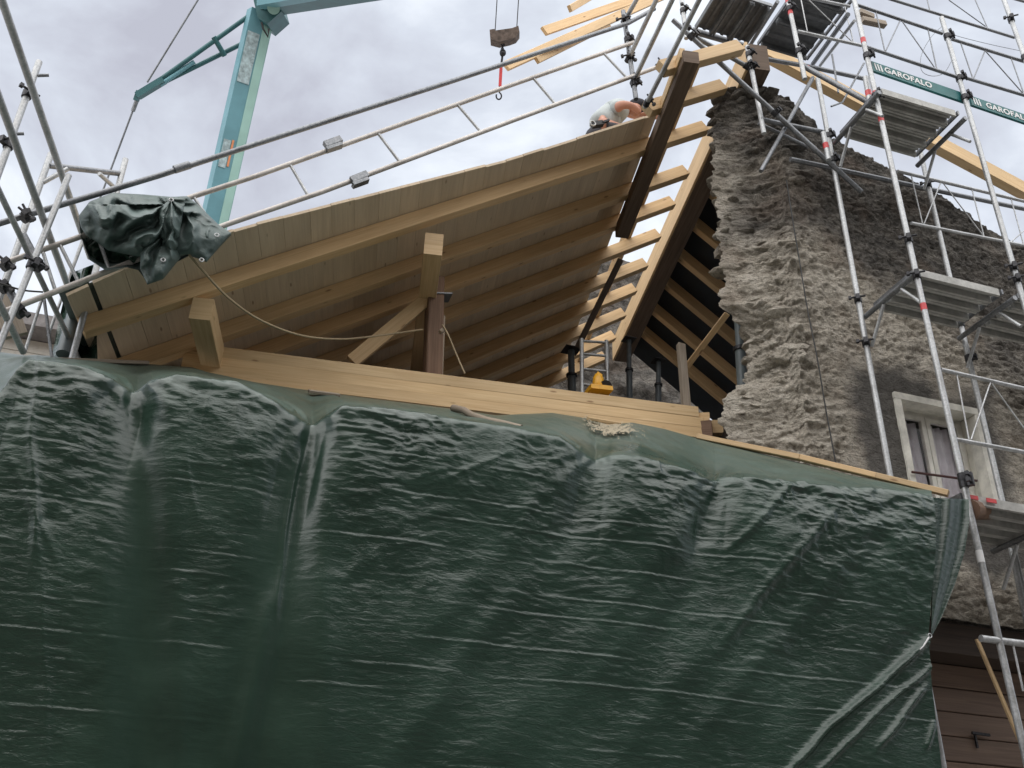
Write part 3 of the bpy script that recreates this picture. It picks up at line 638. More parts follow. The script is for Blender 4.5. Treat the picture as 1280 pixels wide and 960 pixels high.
def lin(pts, c): p = np.array(pts, float); return np.interp(c, p[:, 0], p[:, 1])
def ytarp(c): return YTL+(YTR-YTL)*(np.asarray(c, float)/1165)
def tarpaulin():
    nc, nt_, nf = 760, 44, 520
    C = np.linspace(-120, 1165, nc)
    dirs = np.array([ray(c, y) for c, y in zip(C, lin(FOLD, C))]); yf = ytarp(C)
    pull = np.zeros(nc)
    for c0, a, ln, L in TIES: pull += a*np.exp(-np.abs(C-c0)/17)
    F = CAMP+dirs*((yf+pull+.08)/dirs[:, 1])[:, None]
    db = np.array([ray(c, y) for c, y in zip(C, lin(BACK, C))]); B = CAMP+db*(lin(BACKY, C)/db[:, 1])[:, None]
    P = np.zeros((nt_+nf, nc, 3))
    # sloping top: from the back edge to the fold
    v = np.linspace(0, 1, nt_, endpoint=False)[:, None]
    Xn = C[None, :]+0*v
    for k in range(3): P[:nt_, :, k] = B[None, :, k]*(1-v)+F[None, :, k]*v
    for c0, a, ln, L in TIES:
        i = int(np.argmin(np.abs(C-c0))); ax_, ay_ = P[:nt_, :, 0]-F[i, 0], P[:nt_, :, 1]-F[i, 1]
        ph = np.arctan2(ax_, ay_+.05); rr = np.hypot(ax_, ay_); P[:nt_, :, 2] += a*(.16*np.cos(ph*9+c0)+.08*np.cos(ph*17+c0*2))*np.exp(-rr/.30)*(rr/(rr+.08))
    tn = fbm(P[:nt_, :, 0]*3, v*3, 101, 5)*.035+fbm(P[:nt_, :, 0]*9, v*5, 111, 3)*.010
    P[:nt_, :, 2] += tn*np.clip(np.sin(v*math.pi)*1.6, 0, 1)
    # hanging front
    ZBOT = .75; XL = F[0, 0]
    w = (np.arange(nf)/(nf-1))[:, None]
    Z = F[None, :, 2]*(1-w)+ZBOT*w; dz = F[None, :, 2]-Z
    ed = np.array([tuple(W(*p, Y=YTR)) for p in ((1165, 600), (1164, 700), (1163, 795), (1168, 860), (1181, 965), (1196, 1100), (1210, 1300))]); ed = ed[np.argsort(ed[:, 2])]
    xe = np.interp(Z[:, -1], ed[:, 2], ed[:, 0])[:, None]
    X = XL+(F[None, :, 0]-XL)*(xe-XL)/(F[0+0, 0]*0+F[-1, 0]-XL)
    base = yf[None, :]+0*w
    D = np.zeros_like(Z)
    for (c0, a, ln, L) in TIES:
        i = int(np.argmin(np.abs(C-c0))); xt, zt = F[i, 0], F[i, 2]; q = np.clip(zt-Z, 0, 9)
        dx = X-xt+ln*q
        wd = np.where(dx < 0, .045+.13*q/(1+.25*q), .025+.075*q/(1+.25*q))
        D += a*.52*np.exp(-(np.sqrt(dx*dx+.0030+.006*np.clip(q, 0, 1))-np.sqrt(.0030+.006*np.clip(q, 0, 1)))/wd)*np.exp(-q/L)
        # small radiating pleats under the tie
        ph = np.arctan2(dx, q+.06); rr = np.hypot(dx, q)
        D += .010*np.cos(ph*13+c0)*np.exp(-rr/.38)*(rr/(rr+.06))
    blend = np.exp(-dz/.05)
    D = D*(1-blend)+pull[None, :]*blend
    # swag between the ties, roundness at the fold
    D -= .05*np.exp(-((dz-.35)/.4)**2)*(1-np.clip(pull/.05, 0, 1))[None, :]
    def fold(p, q, amp, wd, sharp=False, soft=.18):
        nonlocal D
        a = W(*p, Y=5.25); b = W(*q, Y=5.25); d = np.array([b.x-a.x, b.z-a.z]); L = np.hypot(*d); d /= L
        u = (X-a.x)*d[0]+(Z-a.z)*d[1]; n = -(X-a.x)*d[1]+(Z-a.z)*d[0]+fbm(u*2.2, u*0, int(p[0]), 2)*.03
        en = 1/(1+np.exp(-np.clip(u/(L*soft*.35), -30, 30)))*1/(1+np.exp(np.clip((u-L)/(L*soft*.35), -30, 30)))
        D -= amp*(SOFT if not sharp and p[0] > 500 and wd > .05 else (.6 if sharp else 1))*en*(np.exp(-(np.sqrt(n*n+.0001)-.01)/wd) if sharp else np.exp(-(n/wd)**2))
    SOFT = .5
    # long diagonal folds down from the right
    for p, q, a, wd, sh in [((1152, 803), (975, 965), .034, .021, False), ((1158, 832), (1010, 965), .022, .016, False), ((1150, 868), (1090, 935), .025, .018, False), ((1158, 905), (1148, 935), .02, .015, False),
                            ((1148, 785), (1060, 870), -.035, .06, False), ((1060, 690), (860, 930), .022, .06, False), ((1010, 640), (760, 960), .028, .09, False), ((930, 640), (690, 900), .024, .07, False),
                            ((880, 640), (600, 960), .03, .12, False), ((800, 620), (590, 800), .028, .09, False), ((740, 600), (520, 800), .03, .11, False), ((700, 660), (480, 960), .022, .08, False), ((1035, 640), (905, 800), .018, .035, False),
                            ((985, 610), (905, 690), .015, .025, False), ((1110, 640), (930, 960), -.02, .10, False),
                            ((45, 455), (38, 700), .035, .02, True), ((38, 600), (60, 960), .02, .03, True), ((378, 560), (345, 760), .028, .016, True), ((345, 740), (300, 960), .03, .06, False), ((400, 560), (412, 960), .02, .08, False),
                            ((462, 525), (435, 570), .010, .014, True), ((300, 490), (285, 575), .012, .014, True),
                            ((560, 545), (585, 610), .009, .016, True), ((628, 545), (618, 600), .012, .014, True), ((215, 560), (225, 960), .02, .07, False), ((140, 600), (128, 960), .008, .06, False), ((235, 560), (250, 640), .012, .012, True), ((0, 560), (70, 700), .018, .02, True), ((640, 560), (560, 600), .012, .016, True),
                            ((1000, 625), (1050, 660), -.01, .05, False)]: fold(p, q, a, wd, sh)
    # crumpled bands lying across the sheet
    m1 = np.clip(.55+fbm(X*1.1, Z*1.4, 201, 3)*1.3, 0, 1); up = np.exp(-dz/.9)
    smooth_v = np.ones_like(Z)
    for c0, wdt in ((172, .16), (391, .22)):
        i = int(np.argmin(np.abs(C-c0))); ln = [q_[2] for q_ in TIES if q_[0] == c0][0]
        smooth_v *= 1-.8*np.exp(-((X-F[i, 0]+ln*dz+.03)/(wdt*.8+.06*dz))**2)
    wx = X+fbm(X*2, Z*2, 205, 2)*.12
    wz = Z+fbm(X*3.1, Z*2.3, 207, 2)*.06+X*.03
    D += (fbm(wx*4.6+Z*1.2, wz*15, 211, 3, .5)*.010*m1+fbm(wx*12, wz*36, 221, 3)*.0055*np.clip(m1*1.4, 0, 1))*(.22+.9*up)*smooth_v
    D += -(ridged(wx*4.5, Z*4.5-X*1.2, 231, 3)-.62)*.030*(up+.12)*np.clip(fbm(X*1.6, Z*2, 233, 2)*2+.45, 0, 1)*smooth_v
    fx_ = X+fbm(X*3.3, Z*3.3, 261, 2)*.16; fz_ = Z+fbm(X*2.9, Z*3.7, 263, 2)*.12
    D += (np.abs(vnoise(fx_*6.5, fz_*11, 265)-.5)+.8*np.abs(vnoise(fx_*12.5+fz_*3, fz_*21, 267)-.5)-.45)*.023*np.exp(-dz/.5)*np.clip(.9+fbm(X*1.3, Z*1.5, 269, 2)*1.6, .15, 1.3)*smooth_v
    smooth_v = smooth_v*np.clip((dz-.02)/.12, .25, 1)
    D += fbm(X*1.1, Z*.9, 241, 3)*.03*np.clip(dz/.5, 0, 1)
    # creases from having been folded flat, a hand apart
    for k in range(22):
        z0 = 4.25-k*.168+.03*math.sin(k*2.3); br = np.clip(fbm(X*1.3, X*0+k*3.7, 251+k, 3)*2.4+.45+.25*math.sin(k*4.1), 0, 1)
        zz = Z-z0-.012*fbm(X*1.2, X*0+k, 300+k, 2)
        D -= .0036*np.exp(-(zz/.006)**2)*br*smooth_v; D += .0022*np.exp(-((zz-.016)/.012)**2)*br*smooth_v
    for k in range(7):
        x0 = -1.1+k*.93; D -= .004*np.exp(-((X-x0-.02*fbm(Z*1.2, Z*0, 400+k, 2))/.006)**2)*np.clip(fbm(Z*1.1, Z*0+k, 410+k, 2)*1.5+.2, 0, 1)
    RR = .08; kk = 1-np.clip(dz/RR, 0, 1); Yq = base+D+RR*(1-np.sqrt(np.clip(1-kk*kk, 0, 1)))
    Yq[0] = F[:, 1]
    P[nt_:, :, 0] = X; P[nt_:, :, 1] = Yq; P[nt_:, :, 2] = Z
    # soften the fold line itself
    for _ in range(3):
        a = P[nt_-4:nt_+5].copy(); P[nt_-3:nt_+4] = (a[:-2]+2*a[1:-1]+a[2:])/4
    uvv = np.zeros((nt_+nf, nc, 2)); uvv[:, :, 0] = P[:, :, 0]; uvv[nt_:, :, 1] = P[nt_:, :, 2]; uvv[:nt_, :, 1] = F[None, :, 2]+np.linspace(1, 0, nt_)[:, None]*2.2
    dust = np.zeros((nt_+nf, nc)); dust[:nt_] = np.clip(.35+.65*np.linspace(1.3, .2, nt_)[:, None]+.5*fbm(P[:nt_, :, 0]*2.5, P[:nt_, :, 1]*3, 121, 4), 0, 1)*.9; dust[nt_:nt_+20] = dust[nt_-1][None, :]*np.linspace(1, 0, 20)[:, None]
    t = thing('tarpaulin', 'huge dark green tarpaulin hung over the lower front of the house', 'tarpaulin', (1.8, 5.3, 0))
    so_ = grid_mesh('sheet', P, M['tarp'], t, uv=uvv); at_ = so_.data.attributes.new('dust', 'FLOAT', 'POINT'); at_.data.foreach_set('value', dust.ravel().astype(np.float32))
    calm = np.zeros((nt_+nf, nc)); calm[:nt_] = .5; calm[nt_:] = 1-smooth_v; at2 = so_.data.attributes.new('calm', 'FLOAT', 'POINT'); at2.data.foreach_set('value', calm.ravel().astype(np.float32))
    # side flap gathered at the right corner
    nv, nu = 90, 26; vv = np.linspace(0, 1, nv); Q = np.zeros((nv, nu, 3)); uq = np.zeros((nv, nu, 2))
    le = np.array([(1164.5, 622), (1164.5, 700), (1163.5, 795)]); re = np.array([(1211, 624), (1212, 650), (1206, 690), (1194, 730), (1178, 770), (1164.5, 796)]); rl = [0, .15, .4, .62, .84, 1.]
    for i, q in enumerate(vv):
        yl = np.interp(q, [0, .45, 1], le[:, 1]); xl = np.interp(yl, le[:, 1], le[:, 0]); xr = np.interp(q, rl, re[:, 0]); yr = np.interp(q, rl, re[:, 1])
        for j in range(nu):
            k = j/(nu-1); d = .020*math.sin(k*9+q*2)*(1-q)*min(1, k*4)+.006*math.sin(k*23+q*7)*(1-q)*min(1, k*4)
            Q[i, j] = W(xl+(xr-xl)*k, yl+(yr-yl)*k, Y=YTR+.012+.045*math.sin(k*math.pi*.5)+d+(.03*math.exp(-k*12))); uq[i, j] = (Q[i, j, 0]*1.0, Q[i, j, 2])
    grid_mesh('flap', Q, M['tarp'], t, uv=uq)
    def ring(px, py, y, par, r=.013):
        c = W(px, py, Y=y); b = MB(); b.tube([c+Vector((r*math.cos(a), 0, r*math.sin(a))) for a in np.linspace(0, 2*math.pi, 13)], .0035, 6, False); return b.build('grommet', M['galv'], par)
    ring(1162.5, 794.5, YTR-.02, t)
    MB().tube([W(1161, 797, Y=YTR-.03), W(1154, 808, Y=YTR-.05), W(1150, 812, Y=YTR-.04)], .006, 6, True, .003).build('tie_cord', M['white'], t)
    return t
TARP = tarpaulin()
# batten along the back edge of the tarpaulin on the right, and other lath on the left
bt = thing('edge_batten', 'long new spruce batten along the upper right edge of the tarpaulin', 'batten', W(1030, 585, Y=5.9))
pts = [(872, 547, 6.62), (1000, 573, 6.10), (1095, 596, 5.75), (1186, 618, 5.40)]
for (x0, y0, d0), (x1, y1, d1) in zip(pts[:-1], pts[1:]): beam('lath', W(x0, y0-1, Y=d0), W(x1-.6, y1-1, Y=d1), .05, .045, M['spruce'], bt)
o = beam('lath', W(70, 450.5, Y=6.95), W(184, 454.5, Y=7.3), .06, .03, M['grey_wood']); tag(o, 'thin grey lath on the upper left edge of the tarpaulin', 'lath')
# loose pieces on top of the tarpaulin
o = beam('offcut_board', W(386, 489, Y=7.1), W(424, 494, Y=7.1), .16, .025, M['grey_wood'], up=(0, -.5, .86), ch=.004); tag(o, 'short grey offcut board lying on the tarpaulin below the tie beam', 'offcut')
o = beam('offcut_board', W(734, 523, Y=7.0), W(775, 530, Y=6.95), .10, .03, M['spruce'], up=(0, -.5, .86), ch=.004); tag(o, 'brown offcut plank on the tarpaulin beside the sawdust', 'offcut')
o = MB().tube([W(566, 510, Y=6.9), W(580, 513, Y=6.8), W(590, 519, Y=6.6), W(608, 525, Y=6.3), W(628, 529, Y=6.0), W(652, 535, Y=5.8)], .03, 9, True, .022).build('branch', M['grey_wood']); tag(o, 'bare grey driftwood like branch lying across the tarpaulin edge', 'branch')
def sawdust_heap():
    n, m = 60, 240; P = np.zeros((n, m, 3)); xx = np.zeros((n, m)); kk = np.zeros((n, m))
    for i in range(n):
        for j in range(m):
            x = 690+j/(m-1)*130; k = i/(n-1); yb = lin(BACK, x); yf = lin(FOLD, x); c = .04+.75*k
            bp = np.array(W(x, yb, Y=float(lin(BACKY, x)))); fp = np.array(W(x, yf, Y=float(ytarp(x))+.08)); P[i, j] = bp*(1-c)+fp*c; xx[i, j] = x; kk[i, j] = k
    dens = np.exp(-((xx-752-kk*34)/30)**2-((kk-.35)/.33)**2)*.9+.22
    nz = vnoise(xx*.9, kk*70, 91)*.6+vnoise(xx*.22, kk*16, 92)*.5
    P[:, :, 2] += .032+.010*nz
    o = grid_mesh('sawdust', P, M['sawdust'], keep=(nz+dens*.8 > 1.2)[:-1, :-1]); tag(o, kind='stuff')
sawdust_heap()
o = beam('wall_plate', (3.4, 7.75, 5.75), (5.6, 7.6, 5.75), .3, .6, M['dark_wood']); tag(o, 'dark old timber under the pile of beam ends beside the wall foot', 'beam')
# beam offcuts piled at the right end of the tie beam
for i, (p, q, w_, h_, mt, lb) in enumerate([((879, 522), (893, 517), .12, .10, 'spruce', 'small cut beam end on top of the pile beside the tie beam'), ((893, 533), (907, 517), .16, .12, 'spruce', 'thick cut beam end leaning against the wall foot beside the tie beam'), ((876, 536), (900, 541), .20, .16, 'old_wood', 'dark old beam end at the bottom of the pile beside the tie beam')]):
    a = W(*p, Y=7.25); o = beam('beam_offcut', a, W(*q, Y=7.3)+RV*.4, w_, h_, M[mt]); tag(o, lb, 'beam end')
# ------------------------------------------------------------------ things under the roof
def ladder():
    t = thing('ladder', 'silver aluminium ladder standing behind the tie beam', 'ladder', W(743, 490, Y=8.3))
    a0, a1 = W(727, 424, Y=8.3), W(727.5, 500, Y=8.2); b0, b1 = W(758, 426, Y=8.3), W(760, 505, Y=8.2)
    tube('rail', [a0, a1], .022, M['galv'], t); tube('rail', [b0, b1], .022, M['galv'], t)
    for k in (.06, .28, .53, .78): tube('rung', [a0.lerp(a1, k-.03), b0.lerp(b1, k-.03)], .015, M['galv'], t, 8)
ladder()
def saw():
    t = thing('circular_saw', 'yellow power saw resting on the tie beam beside the ladder', 'power tool', W(748, 487, Y=7.55))
    y = 7.5
    b = MB(); b.beam(W(735, 487, Y=y), W(762, 490, Y=y), .16, .045); b.build('base_plate', M['yellow'], t)
    b = MB(); b.ball(W(748, 479, Y=y), .075, .8, .6, 1.5); b.build('motor_housing', M['yellow'], t)
    MB().tube([W(745, 474, Y=y), W(748, 466, Y=y), W(752, 470, Y=y)], .016, 8).build('handle', M['yellow'], t)
    MB().tube([W(757, 483, Y=y-.04), W(757, 483, Y=y+.01)], .06, 18).build('blade_guard', M['black'], t)
saw()
for i, (p, q, y, r, lb, mt) in enumerate([((786, 425), (787, 500), 9.0, .035, 'steel roof prop standing right behind the ladder', 'pvc'), ((823, 452), (823, 510), 8.8, .035, 'short steel prop standing left of the pale upright batten', 'pvc'), ((714, 438), (715, 500), 9.6, .05, 'grey steel prop standing left of the ladder in the shade', 'pvc'), ((922, 385), (929, 490), 7.2, .055, 'thick dark grey prop standing against the broken wall end', 'pipe')]):
    t = thing('steel_prop', lb, 'prop', W(*q, Y=y)); a, b = W(*p, Y=y), W(*q, Y=y)
    tube('inner_tube', [a, a.lerp(b, .55)], r*.8, M[mt], t); tube('outer_tube', [a.lerp(b, .5), b], r, M[mt], t); tube('collar', [a.lerp(b, .49), a.lerp(b, .53)], r*1.35, M['iron'], t)
    MB().beam(a+Vector((-r*2, 0, .005)), a+Vector((r*2, 0, .005)), r*4, .01).build('head_plate', M['iron'], t)
for nm, p, q, yp, yq, w_, h_, mt, lb, ct in [('upright_batten', (851, 431), (858, 512), 7.7, 7.55, .08, .06, 'grey_wood', 'pale upright batten standing behind the right end of the tie beam', 'batten'), ('slanting_batten', (909, 392), (858, 459), 7.4, 8.0, .06, .05, 'spruce', 'thin slanting batten propping the broken wall end', 'batten'), ('shore_pole', (776, 324), (722, 434), 7.9, 8.6, .06, .06, 'dark_wood', 'dark slanting pole under the edge of the roof boards', 'pole')]:
    o = beam(nm, W(*p, Y=yp), W(*q, Y=yq), w_, h_, M[mt], up=(0, 1, 0)); tag(o, lb, ct)
def cordm(name, px, r, mat, lb, n=5, cat='rope'):
    P = [W(x, y, Y=Y) for x, y, Y in px]; out = []
    for i in range(len(P)-1):
        p0, p1, p2, p3 = P[max(i-1, 0)], P[i], P[i+1], P[min(i+2, len(P)-1)]
        for k in range(n):
            t = k/n; out.append(.5*((2*p1)+(p2-p0)*t+(2*p0-5*p1+4*p2-p3)*t*t+(3*p1-p0-3*p2+p3)*t**3))
    out.append(P[-1]); o = MB().tube(out, r, 6).build(name, mat); return tag(o, lb, cat)
cordm('rope', [(236, 318, 6.2), (255, 340, 6.3), (285, 372, 6.5), (325, 400, 6.8), (375, 419, 7.1), (425, 424, 7.4), (470, 420, 7.5), (528, 412, 7.6)], .009, M['rope'], 'tan rope sagging from the bundled tarpaulin to the old post')
cordm('rope', [(553, 406, 7.5), (560, 418, 7.4), (570, 442, 7.4), (581, 467, 7.35)], .008, M['rope'], 'short rope hanging from the old post behind the tie beam')
cordm('cable', [(983, 225, 6.25), (990, 270, 6.2), (1000, 330, 6.2), (1010, 390, 6.2), (1022, 450, 6.2), (1032, 510, 6.2), (1045, 580, 6.2)], .006, M['cable'], 'thin black cable running down the face of the stone wall', 5, 'cable')
# ------------------------------------------------------------------ bundled tarpaulin on the eaves corner
def bundle():
    t = thing('tarpaulin_bundle', 'crumpled grey green tarpaulin bundled over the left end of the roof edge', 'tarpaulin', W(190, 300, Y=6.2))
    top = [(98, 270), (112, 252), (140, 241), (180, 243), (214, 246), (234, 245), (250, 258), (262, 270), (276, 283), (289, 291)]
    bot = [(101, 296), (112, 325), (132, 338), (158, 334), (174, 338), (184, 354), (200, 346), (216, 330), (236, 320), (258, 326), (289, 294)]
    def sheet(name, top, bot, y0, bul, amp, seed, nu=150, nv=90, back=False, gat=(208, 256), mat='tarp_old'):
        P = np.zeros((nv, nu, 3)); u = np.linspace(0, 1, nu); ta = np.array(top, float); ba = np.array(bot, float)
        tl = np.linspace(0, 1, len(ta)); bl = np.linspace(0, 1, len(ba))
        tx, ty = np.interp(u, tl, ta[:, 0]), np.interp(u, tl, ta[:, 1]); bx, by = np.interp(u, bl, ba[:, 0]), np.interp(u, bl, ba[:, 1])
        v = np.linspace(0, 1, nv)[:, None]; px = tx*(1-v)+bx*v; py = ty*(1-v)+by*v
        prof = (np.sin(np.pi*v)**.6)*(np.sin(np.pi*np.clip(u[None, :], .0, 1))**.5)
        gx, gy = gat; an = np.arctan2(py-gy, px-gx); rr = np.hypot(px-gx, py-gy)
        wob = fbm(px*.022, py*.022, seed+5, 3)*1.5
        n = (np.abs(np.sin(an*3.7+wob*1.7+seed))-.55)*1.5+(np.abs(np.sin(an*7.3+wob*3.1+rr*.018))-.5)*.55-(ridged(px*.018+wob*.3, py*.024, seed+3, 2)-.6)*.8+fbm(px*.08, py*.08, seed+9, 3)*.14
        Y = y0-bul*prof+amp*n*np.clip(prof*1.6, 0.12, 1)*(-1 if back else 1)
        for i in range(nv):
            for j in range(nu):
                d = ray(px[i, j], py[i, j]); P[i, j] = CAMP+d*(Y[i, j]/d[1])
        uv = np.stack([P[:, :, 0], P[:, :, 2]], -1); return grid_mesh(name, P, M[mat], t, uv=uv)
    bm_ = [(101, 284), (107, 294), (120, 302), (135, 313), (158, 318), (178, 322), (190, 330), (203, 330), (218, 322), (236, 318), (258, 324), (289, 294)]
    sheet('front_folds', top, bm_, 6.22, .30, .13, 501)
    sheet('shaded_hollow', [(100, 278), (130, 300), (180, 310), (230, 300)], bot, 6.40, .08, .08, 531, 80, 50, mat='tarp')  # darker sheet paints the shade inside the bundle
    sheet('back_folds', top, bot, 6.26, -.35, .10, 541, 60, 40, True)
    sheet('hanging_fold', [(176, 296), (198, 292), (220, 300)], [(175, 335), (184, 356), (204, 349), (226, 322)], 6.06, .12, .06, 551, 60, 60, gat=(205, 285))
    sheet('loose_corner', [(222, 262), (246, 262), (268, 278), (288, 291)], [(215, 318), (238, 318), (258, 328), (272, 312), (288, 293)], 6.05, .12, .05, 561, 70, 60, gat=(230, 262))
    sheet('upper_fold', [(198, 262), (214, 247), (232, 248)], [(200, 296), (212, 304), (224, 296)], 5.96, .10, .05, 571, 50, 50, gat=(214, 250))
    for px, py in ((204, 325), (252, 325), (271, 294), (214, 250)):
        c = W(px, py, Y=5.93); MB().tube([c+Vector((.014*math.cos(a), 0, .014*math.sin(a))) for a in np.linspace(0, 2*math.pi, 13)], .005, 6, False).build('grommet', M['galv'], t)
bundle()
def hang():
    P = np.zeros((50, 36, 3))
    for i in range(50):
        for j in range(36):
            v, u = i/49, j/35; xl = 92-28*v**.7; xr = 118+4*v; x = xl+(xr-xl)*u; y = 330+(450-330)*v+10*(1-u)*(1-v)
            P[i, j] = tuple(W(x, y, Y=7.35+.12*math.sin(u*9+v*2)+.1*float(fbm(u*4, v*5, 61))))
    o = grid_mesh('hanging_sheet', P, M['tarp'], uv=P[:, :, [0, 2]]); tag(o, 'dark sheet hanging behind the left end of the roof edge', 'tarpaulin')
hang()
def eaves_sheet():
    P = np.zeros((30, 14, 3))
    for i in range(30):
        for j in range(14):
            sq, tq = -.04+.62*j/13, -.30+2.2*i/29; P[i, j] = tuple(RP(sq, tq, RH+.045+.02*float(vnoise(sq*5, tq*4, 8))+(.03 if j in (0, 13) else 0)))
    o = grid_mesh('eaves_sheet', P, M['tarp_old'], uv=P[:, :, [0, 1]]); tag(o, 'dark sheet lying on the roof boards at the eaves, seen through the slot', 'tarpaulin')
eaves_sheet()
# ------------------------------------------------------------------ scaffolding
RT = .0242
def coupler(par, p, ax=(0, 0, 1), out=(0, -1, 0), r=RT, mat='iron'):
    p = Vector(p); ax = Vector(ax).normalized(); o = Vector(out).normalized()
    b = MB(); b.tube([p-ax*.03, p+ax*.03], r*1.38, 10); b.beam(p+o*r, p+o*r*3.0, .035, .05, ax); s = ax.cross(o).normalized()
    b.tube([p+o*r*2.2-s*.065, p+o*r*2.2+s*.075], .009, 6); b.beam(p+o*r*2.2+s*.055, p+o*r*2.2+s*.08, .028, .028, ax)
    return b.build('coupler', M[mat], par)
def band(par, p, q, L, mat='red', name='red_band', r=RT):
    d = (Vector(q)-Vector(p)).normalized(); p = Vector(p); return MB().tube([p-d*L/2, p+d*L/2], r*1.04, 14, False).build(name, M[mat], par)
def standard(lb, top, bot, ytop, ybot=None, ground=True, mat='galv', r=RT, coup=(), bands=(), group='upright scaffold tubes', stick=(), n=14):
    a = W(*top, Y=ytop); b = W(*bot, Y=ybot or ytop); d = b-a
    if ground: b = a+d*((a.z-.02)/(a.z-b.z))
    t = thing('scaffold_standard', lb, 'scaffold tube', b, group)
    tube('tube', [a, b], r, M[mat], t, n)
    def on(py):
        y0, y1 = top[1], bot[1]; k = (py-y0)/(y1-y0); x = top[0]+(bot[0]-top[0])*k
        return W(x, py, Y=ytop+((ybot or ytop)-ytop)*k)
    for c in coup: coupler(t, on(c), d, (random.choice((-.6, .5)), -.8, 0))
    for c in bands: band(t, on(c), on(c+5), .065)
    for c in stick: band(t, on(c), on(c+5), .09, 'white', 'sticker')
    return t
def member(name, lb, cat, pts, r=RT, mat='galv', group=None, coup=(), bands=(), n=12):
    """a single straight or bent tube given by photograph pixels and planes, with couplers as parts"""
    P = [W(*p[:2], **p[2]) for p in pts]
    if not coup and not bands:
        o = tube(name, P, r, M[mat], None, n); return tag(o, lb, cat, group)
    t = thing(name, lb, cat, P[-1], group); tube('tube', P, r, M[mat], t, n)
    for k in coup: coupler(t, P[0].lerp(P[-1], k), P[-1]-P[0], (.3, -.9, .2))
    for k in bands: band(t, P[0].lerp(P[-1], k), P[-1], .07, r=r)
    return t
def Yd(v): return {'Y': v}
def Zd(v): return {'Z': v}
YF, YK = 5.33, 6.03
# -- right-hand scaffold: standards
standard('long front scaffold tube with red bands crossing the tarpaulin corner', (1062, -25), (1285, 960), YF, coup=(70, 120, 300, 345, 597, 605), bands=(51, 118, 149, 384), stick=(696,))
standard('front scaffold tube with open top right of the window', (1177, 22), (1278, 372), YF, coup=(46, 98, 122, 335, 350))
standard('front scaffold tube cut by the upper right corner of the picture', (1246, -25), (1283, 78), YF, 5.3, coup=(25, 72))
standard('rear scaffold tube standing left of the window', (1022, 98), (1113, 597), YK, coup=(170, 200, 375, 429))
standard('rear scaffold tube standing behind the right half of the window', (1150, 188), (1251, 619), YK, coup=(232, 448, 405))
def deck(lb, Z, x0, x1, y0, y1, mat='sheet', n=4, along='X', par_label=None):
    """steel planks side by side, each a ribbed sheet with down-turned edges"""
    t = thing('scaffold_deck', lb, 'scaffold deck', ((x0+x1)/2, (y0+y1)/2, Z), 'steel scaffold decks'); w = (y1-y0)/n if along == 'X' else (x1-x0)/n
    for k in range(n):
        c0 = (y0 if along == 'X' else x0)+k*w+.006; c1 = c0+w-.012
        prof = [(c0, -.065), (c0+.02, -.068), (c0+.022, 0), (c0+w*.42, 0), (c0+w*.47, -.02), (c0+w*.6, -.02), (c0+w*.65, 0), (c1-.03, 0), (c1-.028, -.072), (c1, -.07), (c1, .006), (c0, .006)]
        vs = []
        for e in ((x0+.03, x1-.03) if along == 'X' else (y0+.03, y1-.03)):
            vs += [(e, p, Z+q) if along == 'X' else (p, e, Z+q) for p, q in prof]
        m = len(prof); fs = [[i, (i+1) % m, m+(i+1) % m, m+i] for i in range(m)]+[list(range(m)), list(range(2*m-1, m-1, -1))]
        mesh('steel_plank', vs, fs, M[mat], t)
    for e in ((x0, x1) if along == 'X' else (y0, y1)):
        a, b = ((e, y0-.0, Z-.02), (e, y1+.0, Z-.02)) if along == 'X' else ((x0, e, Z-.02), (x1, e, Z-.02))
        beam('end_hook', a, b, .02, .05, M['galv_dark'], t)
    return t
ZD = {1: 4.60, 2: 6.65, 3: 8.60, 4: 10.6}
deck('scaffold deck in the middle of the right scaffold above the window', ZD[2], 5.17, 6.05, 5.37, 5.93)
deck('scaffold deck right of the middle deck, cut by the right picture edge', ZD[2], 6.22, 7.4, 5.37, 5.93)
deck('scaffold deck under the teal toe board', ZD[3], 5.08, 5.95, 5.25, 5.86)
d1 = deck('lowest scaffold deck with red stickers right of the tarpaulin corner', ZD[1], 5.14, 7.2, 5.36, 5.98)
for (xa, xb) in ((1211, 1222), (1233, 1245)): 
    p, q = W(xa, 617.5+(xa-1211)*.2, Y=5.35), W(xb, 617.5+(xb-1211)*.2, Y=5.35); MB().beam((p.x, 5.352, ZD[1]-.02), (q.x, 5.352, ZD[1]-.02), .008, .032).build('sticker', M['red'], d1)
deck('dark old scaffold deck above the top of the open roof', ZD[4], 4.06, 4.72, 6.14, 6.71, 'sheet_dark', 3, 'Y')
deck('dark scaffold deck left of the red banded tube at the top', ZD[4]+.03, 4.86, 5.50, 5.6, 6.67, 'sheet_dark', 3)
# -- brackets carrying the decks (transom + gusset)
def bracket(lb, x, z, y0, y1, gus=True, mat='galv_dark'):
    t = thing('scaffold_transom', lb, 'scaffold transom', (x, (y0+y1)/2, z), 'cross tubes under the decks'); tube('transom', [(x, y0, z), (x, y1, z)], RT, M[mat], t)
    if gus:
        tube('gusset', [(x, y1-.02, z-.32), (x, y1-.26, z-.03)], .015, M['galv'], t, 8); tube('gusset', [(x, y0+.02, z-.28), (x, y0+.2, z-.03)], .015, M['galv'], t, 8)
bracket('left cross tube under the middle deck of the right scaffold', 5.13, ZD[2]-.09, YF, YK)
bracket('right cross tube under the middle deck of the right scaffold', 6.13, ZD[2]-.09, YF, YK)
bracket('left cross tube under the deck below the teal toe board', 5.05, ZD[3]-.09, YF-.1, YK-.1)
bracket('right cross tube under the deck below the teal toe board', 6.0, ZD[3]-.09, YF-.1, YK-.1)
bracket('cross tube under the lowest deck of the right scaffold', 5.98, ZD[1]-.10, YF, YK)
